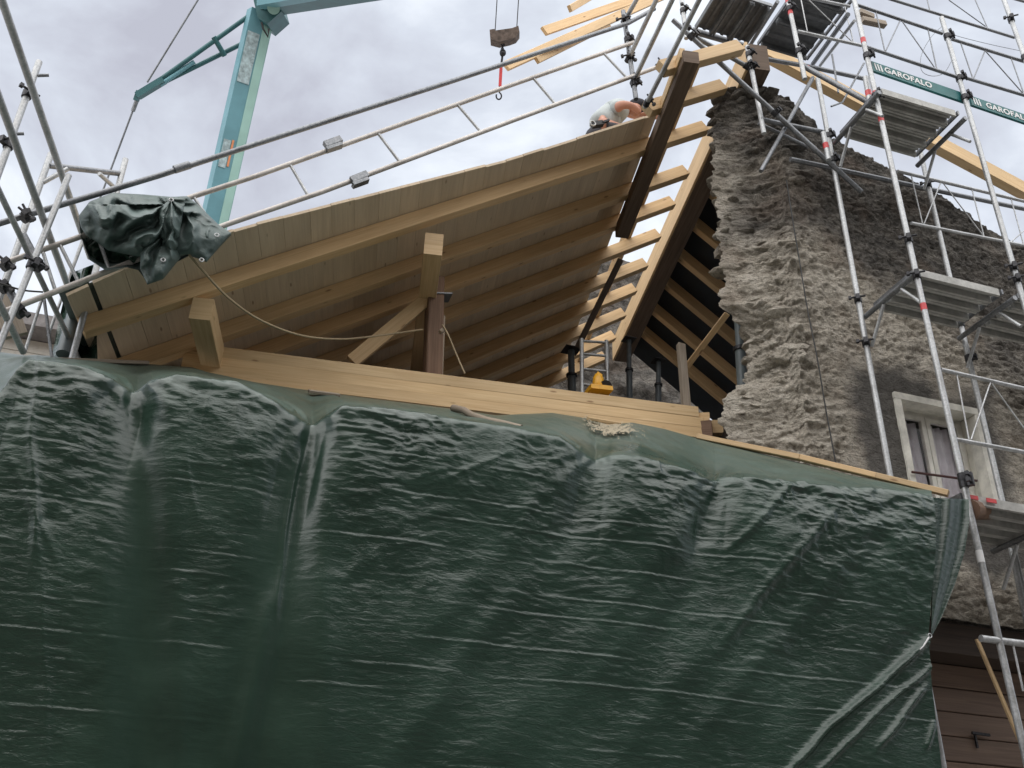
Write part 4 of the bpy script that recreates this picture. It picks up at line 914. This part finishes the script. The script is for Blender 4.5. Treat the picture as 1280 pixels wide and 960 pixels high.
def lattice(lb, a0, a1, b0, b1, Y, diag, r=.017, mat='galv', Y2=None, group='lattice guard rails'):
    """guard rail: top tube a0-a1, bottom tube b0-b1, thin web rods"""
    t = thing('lattice_guardrail', lb, 'guard rail', W(*b0, Y=Y), group); Y2 = Y2 or Y
    tube('top_rail', [W(*a0, Y=Y), W(*a1, Y=Y2)], r, M[mat], t, 10); tube('bottom_rail', [W(*b0, Y=Y), W(*b1, Y=Y2)], r, M[mat], t, 10)
    for p, q in diag: tube('web_rod', [W(*p, Y=Y), W(*q, Y=Y)], .0065, M[mat], t, 6)
    return t
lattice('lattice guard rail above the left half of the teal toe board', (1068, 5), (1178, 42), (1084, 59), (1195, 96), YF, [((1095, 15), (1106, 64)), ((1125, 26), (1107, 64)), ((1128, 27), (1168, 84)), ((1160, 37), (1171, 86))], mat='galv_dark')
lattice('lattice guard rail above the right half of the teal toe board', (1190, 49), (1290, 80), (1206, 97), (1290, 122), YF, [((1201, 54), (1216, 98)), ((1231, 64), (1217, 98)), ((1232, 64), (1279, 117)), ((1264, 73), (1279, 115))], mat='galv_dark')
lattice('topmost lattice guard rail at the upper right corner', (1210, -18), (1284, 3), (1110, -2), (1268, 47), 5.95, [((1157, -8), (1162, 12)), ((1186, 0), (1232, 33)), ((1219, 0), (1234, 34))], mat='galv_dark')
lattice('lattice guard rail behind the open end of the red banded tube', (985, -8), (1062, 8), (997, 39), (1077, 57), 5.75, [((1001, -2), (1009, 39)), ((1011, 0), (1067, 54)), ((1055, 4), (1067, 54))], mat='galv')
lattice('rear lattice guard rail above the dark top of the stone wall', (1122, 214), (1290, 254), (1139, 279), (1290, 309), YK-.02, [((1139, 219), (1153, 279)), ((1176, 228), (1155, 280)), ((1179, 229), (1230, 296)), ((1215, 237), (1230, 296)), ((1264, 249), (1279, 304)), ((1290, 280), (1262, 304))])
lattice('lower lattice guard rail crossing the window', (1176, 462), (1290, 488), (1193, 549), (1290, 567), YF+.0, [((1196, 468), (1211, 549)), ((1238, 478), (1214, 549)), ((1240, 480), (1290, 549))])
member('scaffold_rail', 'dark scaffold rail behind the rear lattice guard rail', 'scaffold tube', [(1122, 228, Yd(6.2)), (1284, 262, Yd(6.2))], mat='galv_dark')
member('scaffold_rail', 'lowest scaffold rail in front of the dark boarded front', 'scaffold tube', [(1226, 798, Yd(YF)), (1290, 806, Yd(YF))], mat='galv')
member('web_rod', 'thin steel rod hanging from the lowest scaffold rail', 'scaffold rod', [(1266, 805, Yd(YF)), (1279, 864, Yd(YF))], .008)
member('scaffold_standard', 'rear scaffold tube below the lowest deck at the right edge', 'scaffold tube', [(1262, 674, Yd(YK)), (1286, 792, Yd(YK))], RT)
# toe boards with lettering
def text_mesh(s, size, mat, name, par, origin, xdir, zdir, depth=.002, weight=.0):
    cu = bpy.data.curves.new(name, 'FONT'); cu.body = s; cu.size = size; cu.extrude = depth; cu.space_character = 1.06; cu.offset = weight
    o = bpy.data.objects.new('tmp', cu); COL.objects.link(o); dg = bpy.context.evaluated_depsgraph_get(); me = bpy.data.meshes.new_from_object(o.evaluated_get(dg))
    bpy.data.objects.remove(o); me.name = name
    x = Vector(xdir).normalized(); n = x.cross(Vector(zdir)).normalized(); z = n.cross(x)
    w = Matrix((( x.x, z.x, n.x, origin[0]), (x.y, z.y, n.y, origin[1]), (x.z, z.z, n.z, origin[2]), (0, 0, 0, 1)))
    me.materials.clear(); return objm(name, me, par, w, mat)
def toeboard(lb, p, q, hgt, y, txt, f0, fs):
    a, b = W(*p, Y=y), W(*q, Y=y); t = thing('toe_board', lb, 'toe board', (a+b)/2, 'teal toe boards'); d = (b-a).normalized()
    up = Vector((0, 0, 1)); mid = Vector((0, 0, -hgt/2))
    beam('plank', a+mid, b+mid, .025, hgt, M['board_green'], t, ch=.003)
    x0 = a+d*f0+Vector((0, -.0155, -hgt*.73)); text_mesh(txt, fs, M['white'], 'lettering', t, x0, d, up, weight=.0025)
    for k in range(3): MB().beam(a+d*(.03+k*.032)+Vector((0, -.0145, -hgt*.18)), a+d*(.042+k*.032)+Vector((0, -.0145, -hgt*.82)), .004, .016, (1, 0, 0)).build('logo_bar', M['white'], t)
    return t
toeboard('teal toe board with white lettering left of the open topped tube', (1088, 77), (1203, 117), .135, YF+.04, 'GAROFALO', .13, .098)
toeboard('teal toe board with white lettering at the right picture edge', (1211, 120), (1330, 161), .135, YF+.04, 'GAROFALO', .17, .098)
# -- tubes at the top of the ruined wall
for nm, lb, pts, r, mt, cp, bd in [
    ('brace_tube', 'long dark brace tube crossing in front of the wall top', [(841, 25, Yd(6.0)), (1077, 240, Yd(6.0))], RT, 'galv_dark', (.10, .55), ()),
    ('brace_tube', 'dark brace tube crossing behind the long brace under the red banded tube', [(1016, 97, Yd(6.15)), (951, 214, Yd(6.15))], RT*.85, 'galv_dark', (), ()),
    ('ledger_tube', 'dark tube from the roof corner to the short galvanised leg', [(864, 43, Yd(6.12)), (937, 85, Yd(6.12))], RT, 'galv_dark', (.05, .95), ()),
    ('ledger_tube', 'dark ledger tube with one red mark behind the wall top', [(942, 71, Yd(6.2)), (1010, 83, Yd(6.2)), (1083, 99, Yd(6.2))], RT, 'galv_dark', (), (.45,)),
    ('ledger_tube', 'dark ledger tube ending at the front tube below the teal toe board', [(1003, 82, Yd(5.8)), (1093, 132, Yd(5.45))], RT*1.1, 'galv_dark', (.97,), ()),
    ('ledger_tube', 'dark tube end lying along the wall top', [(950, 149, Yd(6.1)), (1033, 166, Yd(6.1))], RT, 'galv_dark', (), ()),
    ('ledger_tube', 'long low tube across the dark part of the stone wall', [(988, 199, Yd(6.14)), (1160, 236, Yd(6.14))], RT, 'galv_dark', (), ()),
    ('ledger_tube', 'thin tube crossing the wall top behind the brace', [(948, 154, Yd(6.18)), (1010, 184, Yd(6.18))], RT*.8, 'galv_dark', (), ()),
    ('scaffold_tube', 'short galvanised leg with open red banded end', [(982, -12, Yd(5.75)), (1006, 99, Yd(5.75))], RT, 'galv', (.22, .70), (.12, .26)),
    ('scaffold_tube', 'galvanised leg standing on the wall top corner', [(934, 58, Yd(6.1)), (955, 167, Yd(6.1))], RT, 'galv', (.10, .26), ()),
    ('scaffold_tube', 'short tube sleeve with red band beside the front tube', [(1082, 97, Yd(5.42)), (1088, 131, Yd(5.42))], RT*1.15, 'galv', (), (.6,)),
    ('scaffold_tube', 'short tube sleeve with red band on the rear tube', [(1029, 166, Yd(5.97)), (1036, 200, Yd(5.97))], RT*1.1, 'galv', (), (.5,)),
    ('deck_bearer', 'bearer tube under the dark old deck at the roof corner', [(868, 41, Yd(6.7)), (932, 59, Yd(6.7))], RT, 'galv_dark', (), ()),
    ('deck_bearer', 'bearer tube between the two dark upper decks', [(938, 56, Yd(6.7)), (972, 2, Yd(5.95))], RT*.9, 'galv_dark', (), ()),
    ('deck_bearer', 'bearer tube on the right side of the dark upper deck', [(1016, 80, Yd(6.5)), (1060, 18, Yd(5.5))], RT, 'galv_dark', (), ()),
    ('deck_bearer', 'second bearer tube on the right side of the dark upper deck', [(1025, 82, Yd(6.55)), (1068, 26, Yd(5.6))], RT*.7, 'galv', (), ()),
    ('hook_rod', 'bent steel rod hanging below the toe board end', [(1080, 79, Yd(5.9)), (1053, 128, Yd(6.0)), (1039, 133, Yd(6.0))], .010, 'galv_dark', (), ()),
    ('hook_rod', 'short steel rod beside the bent rod', [(1040, 68, Yd(5.95)), (1048, 116, Yd(5.95))], .010, 'galv_dark', (), ()),
    ]: member(nm, lb, 'scaffold tube', pts, r, mt, None, cp, bd)
# -- rails at the upper end of the roof edge
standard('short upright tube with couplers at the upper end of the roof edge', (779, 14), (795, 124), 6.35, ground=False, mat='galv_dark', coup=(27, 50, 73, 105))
for k, (lb, p, q) in enumerate([('leftmost slanting rail at the upper end of the roof edge', (800, -8), (780, 27)), ('second slanting rail from the left at the upper end of the roof edge', (825, -10), (784, 77)), ('third slanting rail from the left at the upper end of the roof edge', (846, -12), (790, 106)), ('rightmost slanting rail passing the end of the roof boards', (880, -12), (806, 134))]):
    z = W(*q, Y=6.4).z; member('slanting_rail', lb, 'scaffold tube', [(*p, Zd(z)), (*q, Zd(z))], RT*.95, 'galv', 'slanting rails', (.96,))
member('scaffold_tube', 'short upright tube at the upper left corner of the dark deck', 'scaffold tube', [(851, -10, Yd(6.3)), (858, 48, Yd(6.3))], RT, 'galv', None, (.42, .85))
# -- guard rails along the slope of the roof edge
gt = thing('guard_tube', 'long grey guard tube rising along the roof edge into the sky', 'scaffold tube', W(200, 218, Y=6.3))
pts = [W(-20, 285, Y=6.3), W(200, 219, Y=6.25), W(320, 180, Y=6.25), W(560, 103, Y=6.25), W(785, 29, Y=6.3), W(818, 11, Y=6.3)]
tube('tube', pts, RT*.95, M['galv_dark'], gt); MB().tube([W(218, 212, Y=6.24), W(237, 206, Y=6.24)], RT*1.3, 12).build('sleeve', M['galv_dark'], gt); coupler(gt, W(32, 270, Y=6.28), pts[1]-pts[0], (.2, -.9, 0))
def guard_ladder():
    t = thing('guard_girder', 'pale ladder shaped guard girder along the roof edge', 'guard rail', W(400, 230, Y=6.3)); y = 6.32
    up = [(-10, 334), (100, 296), (240, 246), (320, 220), (480, 163), (640, 106), (792, 53)]; lo = [(-5, 394), (17, 385), (127, 342), (282, 281), (402, 240), (640, 151), (824, 83)]
    tube('top_rail', [W(*p, Y=y) for p in up], .021, M['rail_pale'], t, 10); tube('bottom_rail', [W(*p, Y=y) for p in lo], .021, M['rail_pale'], t, 10)
    for p, q in [((54, 316), (70, 366)), ((75, 306), (99, 354)), ((120, 290), (137, 338)), ((242, 246), (269, 286)), ((362, 205), (386, 246)), ((472, 166), (500, 203)), ((571, 130), (601, 165)), ((666, 97), (694, 130)), ((754, 66), (784, 98))]:
        tube('rung', [W(*p, Y=y), W(*q, Y=y)], .013, M['galv'], t, 8)
    for p, a in (((416, 182), (10, -3.6)), ((449, 226), (10, -4))):
        MB().beam(W(p[0]-a[0], p[1]-a[1]-4, Y=y-.02), W(p[0]+a[0], p[1]+a[1]-4, Y=y-.02), .05, .055).beam(W(p[0]-a[0]+2, p[1]-a[1]+2, Y=y-.025), W(p[0]+a[0]+1, p[1]+a[1]+3, Y=y-.025), .06, .03).build('connector', M['galv_dark'], t)
    coupler(t, W(824, 83, Y=y), (1, 0, .6))
guard_ladder()
# -- left-hand scaffold
for lb, p, q, y, r in [('uppermost slanting rail of the left scaffold', (-4, -18), (113, 322), 7.2, RT), ('second slanting rail of the left scaffold', (-6, 110), (88, 366), 7.0, RT), ('third thin dark slanting rail of the left scaffold', (-6, 229), (98, 448), 7.4, RT*.8), ('lowest slanting rail of the left scaffold', (-6, 368), (29, 440), 6.5, RT*.9)]:
    z = W(*q, Y=y).z; member('scaffold_rail', lb, 'scaffold tube', [(*p, Zd(z)), (*q, Zd(z))], r, 'galv', 'rails of the left scaffold')
standard('pale left scaffold tube with spigots nearest the picture edge', (49, 77), (-4, 222), 5.9, ground=True, mat='galv', coup=(118, 181), r=RT*.95)
standard('pale left scaffold tube in the middle of the left frames', (86, 219), (20, 380), 6.1, ground=True, mat='galv', coup=(331,), r=RT*.9)
def left_frame():
    y = 6.6; t = thing('portal_scaffold', 'grey scaffold frame with cross bar behind the left rails', 'scaffold frame', W(0, 440, Y=y))
    a, b = W(64, 192, Y=y), W(-8, 392, Y=y); b = a+(b-a)*((a.z-.02)/(a.z-b.z)); tube('post', [a, b], RT, M['galv'], t)
    a2, b2 = W(157, 199, Y=y+.4), W(146, 240, Y=y+.4); b2 = a2+(b2-a2)*((a2.z-.02)/(a2.z-b2.z)); tube('post', [a2, b2], RT, M['galv'], t)
    tube('cross_bar', [W(61, 207, Y=y), W(150, 217, Y=y+.4)], RT*.95, M['galv_dark'], t)
    tube('brace', [W(85, 211, Y=y), W(54, 228, Y=y)], .018, M['galv'], t, 8); tube('brace', [W(124, 217, Y=y+.2), W(145, 236, Y=y+.38)], .018, M['galv'], t, 8)
    for px, py in ((55, 94), (24, 167)): tube('spigot', [W(px-8, py+.5, Y=5.9), W(px+6, py, Y=5.9)], .012, M['galv_dark'], t, 8)
    for px, py in ((33, 272), (8, 332), (49, 333), (6, 360), (26, 391)): coupler(t, W(px, py, Y=6.2), (.5, .1, .8))
left_frame()
for nm, lb, p, q, y, r, mt in [('tube_stub', 'short dark tube end leaning between the upper left couplers', (29, 294), (50, 334), 6.2, RT*1.1, 'galv_dark'), ('tube_stub', 'short dark tube end leaning between the lower left couplers', (9, 358), (28, 393), 6.2, RT*1.1, 'galv_dark'),
    ('brace_rod', 'thin pale brace rod slanting above the neighbouring roof', (53, 372), (31, 440), 6.6, .011, 'galv'), ('brace_rod', 'thin dark brace rod above the neighbouring roof', (55, 372), (65, 448), 6.6, .011, 'galv_dark'), ('brace_rod', 'thin brace rod rising behind the hanging sheet', (104, 297), (60, 420), 6.9, .011, 'galv')]:
    member(nm, lb, 'scaffold tube', [(*p, Yd(y)), (*q, Yd(y))], r, mt)
cordm('cable', [(-6, 352, 6.1), (12, 358, 6.1), (30, 363, 6.1), (54, 365, 6.1)], .006, M['cable'], 'short black cable between the left scaffold tubes', 4, 'cable')
o = beam('upright_board', W(2, 370, Y=6.9), W(20, 420, Y=6.9), .16, .04, M['grey_wood'], up=(0, 1, 0)); tag(o, 'grey board leaning at the left picture edge', 'board')
t = thing('downpipe', 'grey pipe end standing beside the hanging sheet at the left', 'pipe', W(79, 443, Y=7.2)); tube('pipe', [W(93, 392, Y=7.2), W(79, 443, Y=7.1)], .052, M['pipe'], t, 16); tube('pipe_collar', [W(90, 402, Y=7.2), W(89, 407, Y=7.2)], .06, M['pipe'], t, 16)
o = beam('scaffold_plank', W(1221, 799, Y=5.45), W(1285, 950, Y=5.42), .03, .02, M['spruce'], up=(0, 1, 0)); tag(o, 'new spruce plank leaning behind the long front tube at the lower right', 'plank')
o = MB().tube([W(1212, 637, Y=5.34), W(1241, 638, Y=5.75)], .075, 12).build('log', M['old_wood']); tag(o, 'dark round log end resting under the lowest deck', 'log')
o = beam('verge_rafter', W(952, 63, Y=8.4), W(1300, 250, Y=8.4), .14, .24, M['spruce_beam']); tag(o, 'heavy spruce verge rafter of the right slope behind the decks', 'rafter')
for lb, p, q in (('upper small timber end sticking out under the upper deck', (1074, 15), (1091, 22)), ('lower small timber end sticking out under the upper deck', (1077, 25), (1106, 31))):
    o = beam('timber_end', W(*p, Y=6.3), W(*q, Y=6.3), .07, .07, M['grey_wood']); tag(o, lb, 'timber')
cordm('wire', [(1181, 30, 5.4), (1165, 45, 5.4), (1152, 68, 5.4), (1152, 88, 5.4), (1165, 95, 5.4), (1180, 91, 5.4), (1190, 75, 5.4)], .003, M['galv_dark'], 'loose loop of thin wire hanging from the upper guard rail', 5, 'wire')
cordm('wire', [(1176, 38, 5.4), (1200, 46, 5.4), (1240, 56, 5.4), (1278, 64, 5.4)], .003, M['galv_dark'], 'thin wire stretched to the upper right corner tube', 4, 'wire')
# planks stuck out over the sky
for lb, p, q, y, w_, h_ in [('upper spruce plank sticking out into the sky', (680, 39), (815, -8), 9.0, .20, .05), ('longest spruce plank sticking out into the sky', (632, 83), (830, -6), 8.8, .22, .05), ('short spruce plank below the guard tube in the sky', (670, 74), (760, 30), 8.9, .22, .05), ('small timber end at the top of the sky beside the planks', (712, 11), (745, -8), 9.1, .10, .06)]:
    o = beam('plank', W(*p, Y=y), W(*q, Y=y+.6), .05, w_ if w_ < .2 else .13, M['spruce']); tag(o, lb, 'plank')
# ------------------------------------------------------------------ crane
def crane():
    t = thing('tower_crane', 'teal folding tower crane behind the roof', 'crane', (0, 0, 0)); D = 26.
    top = W(326, 16, D=D); bot = W(262, 300, D=D); ax = (bot-top).normalized(); bot = top+ax*((top.z-.05)/(-ax.z))
    xr = Vector(cr); fw = Vector(cf); d1_ = (xr*.83+fw*-.0+fw*.55); d1_ -= ax*d1_.dot(ax); d1_.normalize(); d2_ = ax.cross(d1_).normalized()
    if d2_.dot(fw) > 0: d2_ = -d2_
    w1 = .62; w2 = .40
    # two faces of the mast in two paints
    ctr = lambda p: p
    b = MB(); b.beam(top, bot, w1, w2, d2_); b.build('mast', M['crane_teal'], t)
    side = d1_*(w1/2+.006)
    b = MB(); b.beam(top+side, bot+side, .012, w2*.98, d2_); b.beam(top+d2_*(w2/2+.006)+d1_*.19, bot+d2_*(w2/2+.006)+d1_*.19, .22, .012, d2_); b.build('mast_panel', M['crane_pale'], t)
    def patch(f0, f1, a0, a1, name, mat):
        p, q = W(326+(262-326)*f0, 16+(300-16)*f0, D=D), W(326+(262-326)*f1, 16+(300-16)*f1, D=D); c = (a0+a1)/2
        MB().beam(p+d2_*(w2/2+.012)+d1_*c, q+d2_*(w2/2+.012)+d1_*c, a1-a0, .012, d2_).build(name, M[mat], t)
    patch(.10, .32, -.28, .04, 'poster', 'poster'); patch(.57, .69, -.27, -.08, 'poster', 'poster'); patch(.565, .68, -.055, .0, 'orange_stripe', 'orange')
    # knuckle and jib
    j0 = W(314, 8, D=D); b = MB(); b.prism([W(315, -8, D=D-.5), W(345, -12, D=D-.5), W(352, 14, D=D-.5), (W(334, 30, D=D-.5)), W(322, 22, D=D-.5)], fw*.9); b.build('knuckle', M['crane_dark'], t)
    b = MB(); b.beam(W(330, 8, D=D-.2), W(520, -22, D=D-2.5), .55, .36, Vector(cu)); b.build('jib', M['crane_dark'], t)
    b = MB(); b.beam(W(326, 2, D=D-.75), W(520, -32, D=D-2.9), .30, .3, Vector(cu)); b.build('jib_cheek', M['crane_teal'], t)
    MB().tube([W(342, 10, D=D-.8), W(342, 10, D=D+.3)], .16, 16).build('pivot_pin', M['crane_pale'], t)
    MB().tube([W(327, 28, D=D-.6), W(329, 36, D=D-.6), W(335, 46, D=D-.6), W(336, 36, D=D-.6)], .03, 6).build('hose', M['cable'], t)
    # rear strut: two legs meeting at the guy
    apx = W(176, 117, D=D)
    MB().tube([apx, W(322, 12, D=D)], .062, 8).build('strut', M['crane_dark'], t); MB().tube([apx, W(312, 50, D=D+.4)], .062, 8).build('strut', M['crane_dark'], t)
    MB().tube([W(267, 46, D=D-.05), W(281, 70, D=D+.2)], .07, 8).build('strut_spacer', M['crane_dark'], t)
    MB().tube([W(200, 106, D=D), W(243, 77, D=D+.1)], .06, 8).build('strut_arm', M['crane_teal'], t)
    b = MB(); b.beam(W(205, 100, D=D), W(172, 120, D=D), .22, .16, Vector(cu)); b.beam(W(174, 114, D=D), W(170, 126, D=D), .12, .12, Vector(cr)); b.build('strut_head', M['crane_dark'], t)
    MB().tube([W(184, 103, D=D), W(251, -6, D=D)], .025, 6).build('guy_rope', M['galv_dark'], t)
    MB().tube([W(171, 126, D=D), W(166, 139, D=D)], .055, 8).build('rope_socket', M['galv_dark'], t)
    MB().tube([W(167, 136, D=D), W(128, 240, D=D), W(52, 440, D=D)], .025, 6).build('guy_rope', M['galv_dark'], t)
crane()
def hook():
    D = 16.; t = thing('hook_block', 'crane hook block with chain and red sling hanging in the sky', 'hook block', W(630, 42, D=D))
    fw = Vector(cf)
    MB().prism([W(612, 37, D=D-.15), W(618, 36, D=D-.15), W(619, 38, D=D-.15), W(640, 35, D=D-.15), W(648, 32, D=D-.15), W(649.5, 40, D=D-.15), W(645, 46, D=D-.15), W(637, 49, D=D-.15), W(624, 52, D=D-.15), (W(613, 49, D=D-.15))], fw*.3).build('block', M['concrete'], t)
    for a, b in (((619, 38), (625, -60)), ((646, 35), (652, -60))): MB().tube([W(*a, D=D), W(*b, D=D)], .0085, 5).build('hoist_rope', M['cable'], t)
    ch = MB()
    for k in range(6):
        c = W(629-.35*k, 53+3.0*k, D=D); r = .030; ch.tube([c+Vector(cr)*(r*.7*math.cos(a)*(1 if k % 2 else .35))+fw*(r*.7*math.cos(a)*(.3 if k % 2 else 1))+Vector(cu)*(r*math.sin(a)) for a in np.linspace(0, 2*math.pi, 11)], .009, 5, False)
    ch.build('chain', M['iron'], t)
    MB().ball(W(628.5, 66, D=D), .055, 1, 1, 1.2).build('swivel', M['iron'], t)
    MB().beam(W(626.5, 81, D=D), W(625, 108, D=D), .05, .025, fw).build('sling', M['red'], t); MB().tube([W(628, 70, D=D), W(626.5, 82, D=D)], .018, 8).build('shackle', M['iron'], t)
    c = W(623.5, 120, D=D); MB().tube([W(625, 107, D=D), W(624.6, 113, D=D)]+[c+Vector(cr)*.042*math.sin(a)+Vector(cu)*.055*math.cos(a) for a in np.linspace(.2, 5.2, 14)], .013, 7).build('hook', M['iron'], t)
hook()
# ------------------------------------------------------------------ neighbour's house far left
def neighbour():
    t = thing('neighbour_house', 'pale sided neighbouring house with grey roof edge at the far left', 'house', W(30, 440, Y=15))
    a, b = W(-160, 412, Y=15), W(82, 434, Y=15); bz = a.z
    k = 0; z = b.z
    while z > .2:
        MB().beam((a.x-3, 15+.02*(k % 2), z-.11), (b.x, 15+.02*(k % 2), z-.11), .06, .212).build('siding_board', M['siding'], t); z -= .215; k += 1
    MB().beam((a.x-3, 16.5, (b.z)/2), (b.x-.05, 16.5, b.z/2), 2.9, b.z-.05).build('wall', M['siding'], t)
    MB().beam((a.x-3, 16.2, b.z+.12), (b.x+.1, 16.2, b.z+.12), 3.4, .22).build('roof', M['roof_grey'], t)
neighbour()
def unseen_street_house(x0, x1, h, mat, lb):  # unseen houses added opposite, height and dark fronts set to darken the tarpaulin's reflections
    t = thing('unseen_street_house', lb, 'house', ((x0+x1)/2, -7, 0)); yw = -4.2
    MB().beam((x0, yw-3, h/2), (x1, yw-3, h/2), 6, h).build('wall', mat, t)
    MB().prism([(x0-.3, yw+.4, h-.1), (x0-.3, yw-6.4, h-.1), (x0-.3, yw-3, h+2.0)], (x1-x0+.6, 0, 0)).build('roof', M['roof_grey'], t)
    for fz in (1.0, 3.9):
        x = x0+1.2
        while x < x1-1.6:
            f = beam('window', (x+.5, yw+.02, fz+.75), (x+.5, yw+.06, fz+.75), 1.0, 1.5, M['frame_white'], t); beam('pane', (x+.5, yw+.062, fz+.75), (x+.5, yw+.068, fz+.75), .8, 1.3, M['black'], f); x += 2.6
unseen_street_house(-26, -.02, 11.2, M['street_plaster'], 'plain brown plastered house added unseen across the street behind the viewer')
unseen_street_house(.02, 28, 11.4, M['street_stone'], 'plain grey plastered house added unseen across the street behind the viewer')
# ------------------------------------------------------------------ the carpenter bending over the roof boards
def person():
    t = thing('person', 'person in grey tee and dark cap bending over the roof edge', 'person', W(770, 150, Y=6.9))
    def skin(name, nodes, edges, mat, sub=2):
        me = bpy.data.meshes.new(name); me.from_pydata([tuple(n[0]) for n in nodes], edges, [])
        o = bpy.data.objects.new(name, me); COL.objects.link(o); m = o.modifiers.new('s', 'SKIN'); m.use_smooth_shade = True; s2 = o.modifiers.new('d', 'SUBSURF'); s2.levels = sub; s2.render_levels = sub
        for v, n in zip(me.skin_vertices[0].data, nodes): v.radius = n[1] if isinstance(n[1], tuple) else (n[1], n[1]); v.use_root = False
        me.skin_vertices[0].data[0].use_root = True
        dg = bpy.context.evaluated_depsgraph_get(); m2 = bpy.data.meshes.new_from_object(o.evaluated_get(dg)); bpy.data.objects.remove(o)
        m2.name = name; m2.polygons.foreach_set('use_smooth', [True]*len(m2.polygons)); m2.materials.clear()
        return objm(name, m2, t, Matrix.Identity(4), mat)
    nT = SV.cross(NV).normalized(); C0 = Vector(CAMP)
    def q(x, y, d=0):
        p0 = RP(0, .08+d); r = Vector(ray(x+1, y+4.5)); return C0+r*((p0-C0).dot(nT)/r.dot(nT))
    def so(p): m = Matrix((SV, RV, NV)).transposed().inverted() @ (p-rA); return m[0]
    sh = so(q(746, 160)); hip = q(746, 161)
    k1, k2 = RP(sh+.26, .0, RH+.13), RP(sh+.24, .26, RH+.13); f1, f2 = RP(sh-.14, -.02, RH+.1), RP(sh-.16, .26, RH+.1)
    # one continuous body: pelvis, spine, neck, head, arms, legs (kneeling on the boards)
    N = [(hip, .11), (q(752, 148), .10), (q(765, 138), .11), (q(775, 132), .10), (q(784, 131), .06), (q(793, 132), .088), (q(798, 137, -.02), .07),
         (q(770, 131, -.16), .062), (q(776, 126, -.24), .052), (q(787, 127, -.26), .043), (q(796, 133, -.24), .037), (q(799, 138, -.22), .03),
         (q(777, 133, .17), .06), (q(792, 140, .2), .045), (RP(sh+.86, -.12, RH+.06), .033),
         (hip+(k1-hip)*.15-RV*.10, .09), (k1, .065), (f1, .05), (hip+(k2-hip)*.15+RV*.10, .09), (k2, .065), (f2, .05)]
    E_ = [(0, 1), (1, 2), (2, 3), (3, 4), (4, 5), (5, 6), (3, 7), (7, 8), (8, 9), (9, 10), (10, 11), (3, 12), (12, 13), (13, 14), (0, 15), (15, 16), (16, 17), (0, 18), (18, 19), (19, 20)]
    skin('body', N, E_, M['skin'])
    skin('tee_shirt', [(q(746, 156), .15), (q(753, 148), .155), (q(765, 138), .16), (q(775, 131.5), .145), (q(770, 130.5, -.15), .08), (q(774, 127, -.21), .07), (q(778, 133, .16), .078), (q(784, 136.5, .18), .065)], [(0, 1), (1, 2), (2, 3), (3, 4), (4, 5), (3, 6), (6, 7)], M['tee'])
    tr = MB(); tr.ball(hip-SV*.02-Vector((0, 0, .07)), .12, 1, 1, 1.05, 14, 9)
    for h_, k_, f_ in ((N[15][0], k1, f1), (N[18][0], k2, f2)): tr.tube([h_-Vector((0, 0, .06)), h_.lerp(k_, .5)-Vector((0, 0, .03)), k_], .09, 10, True, .075); tr.ball(k_, .08); tr.tube([k_, f_], .072, 10, True, .055)
    tr.build('trousers', M['trouser'], t)
    b = MB(); b.ball(q(796, 128.5), .10, 1.1, 1, .8, 14, 8); b.beam(q(803, 130), q(809, 135), .15, .02); b.build('cap', M['cap'], t)
    hand = MB()
    for k in range(5): hand.tube([N[11][0], N[11][0]+SV*(.03+.008*k)+RV*(.012*k-.03)-NV*.02, N[11][0]+SV*(.045+.01*(2-abs(k-2)))+RV*(.016*k-.04)-NV*.05], .0085, 6)
    hand.build('fingers', M['skin'], t)
    bl = thing('tool_pouch', 'black tool pouch with a steel ring on the belt of the bending person', 'tool pouch', q(746, 150, -.17))
    MB().beam(q(739, 152, -.19), q(752, 150, -.19), .06, .05).build('pouch', M['black'], bl); c = q(740, 149.5, -.22)
    MB().tube([c+Vector((.03*math.cos(a), 0, .03*math.sin(a))) for a in np.linspace(0, 2*math.pi, 13)], .008, 6, False).build('ring', M['galv'], bl)
    MB().beam(q(752, 149, -.21), q(760, 146, -.21), .035, .02).build('handle', M['iron'], bl)
person()
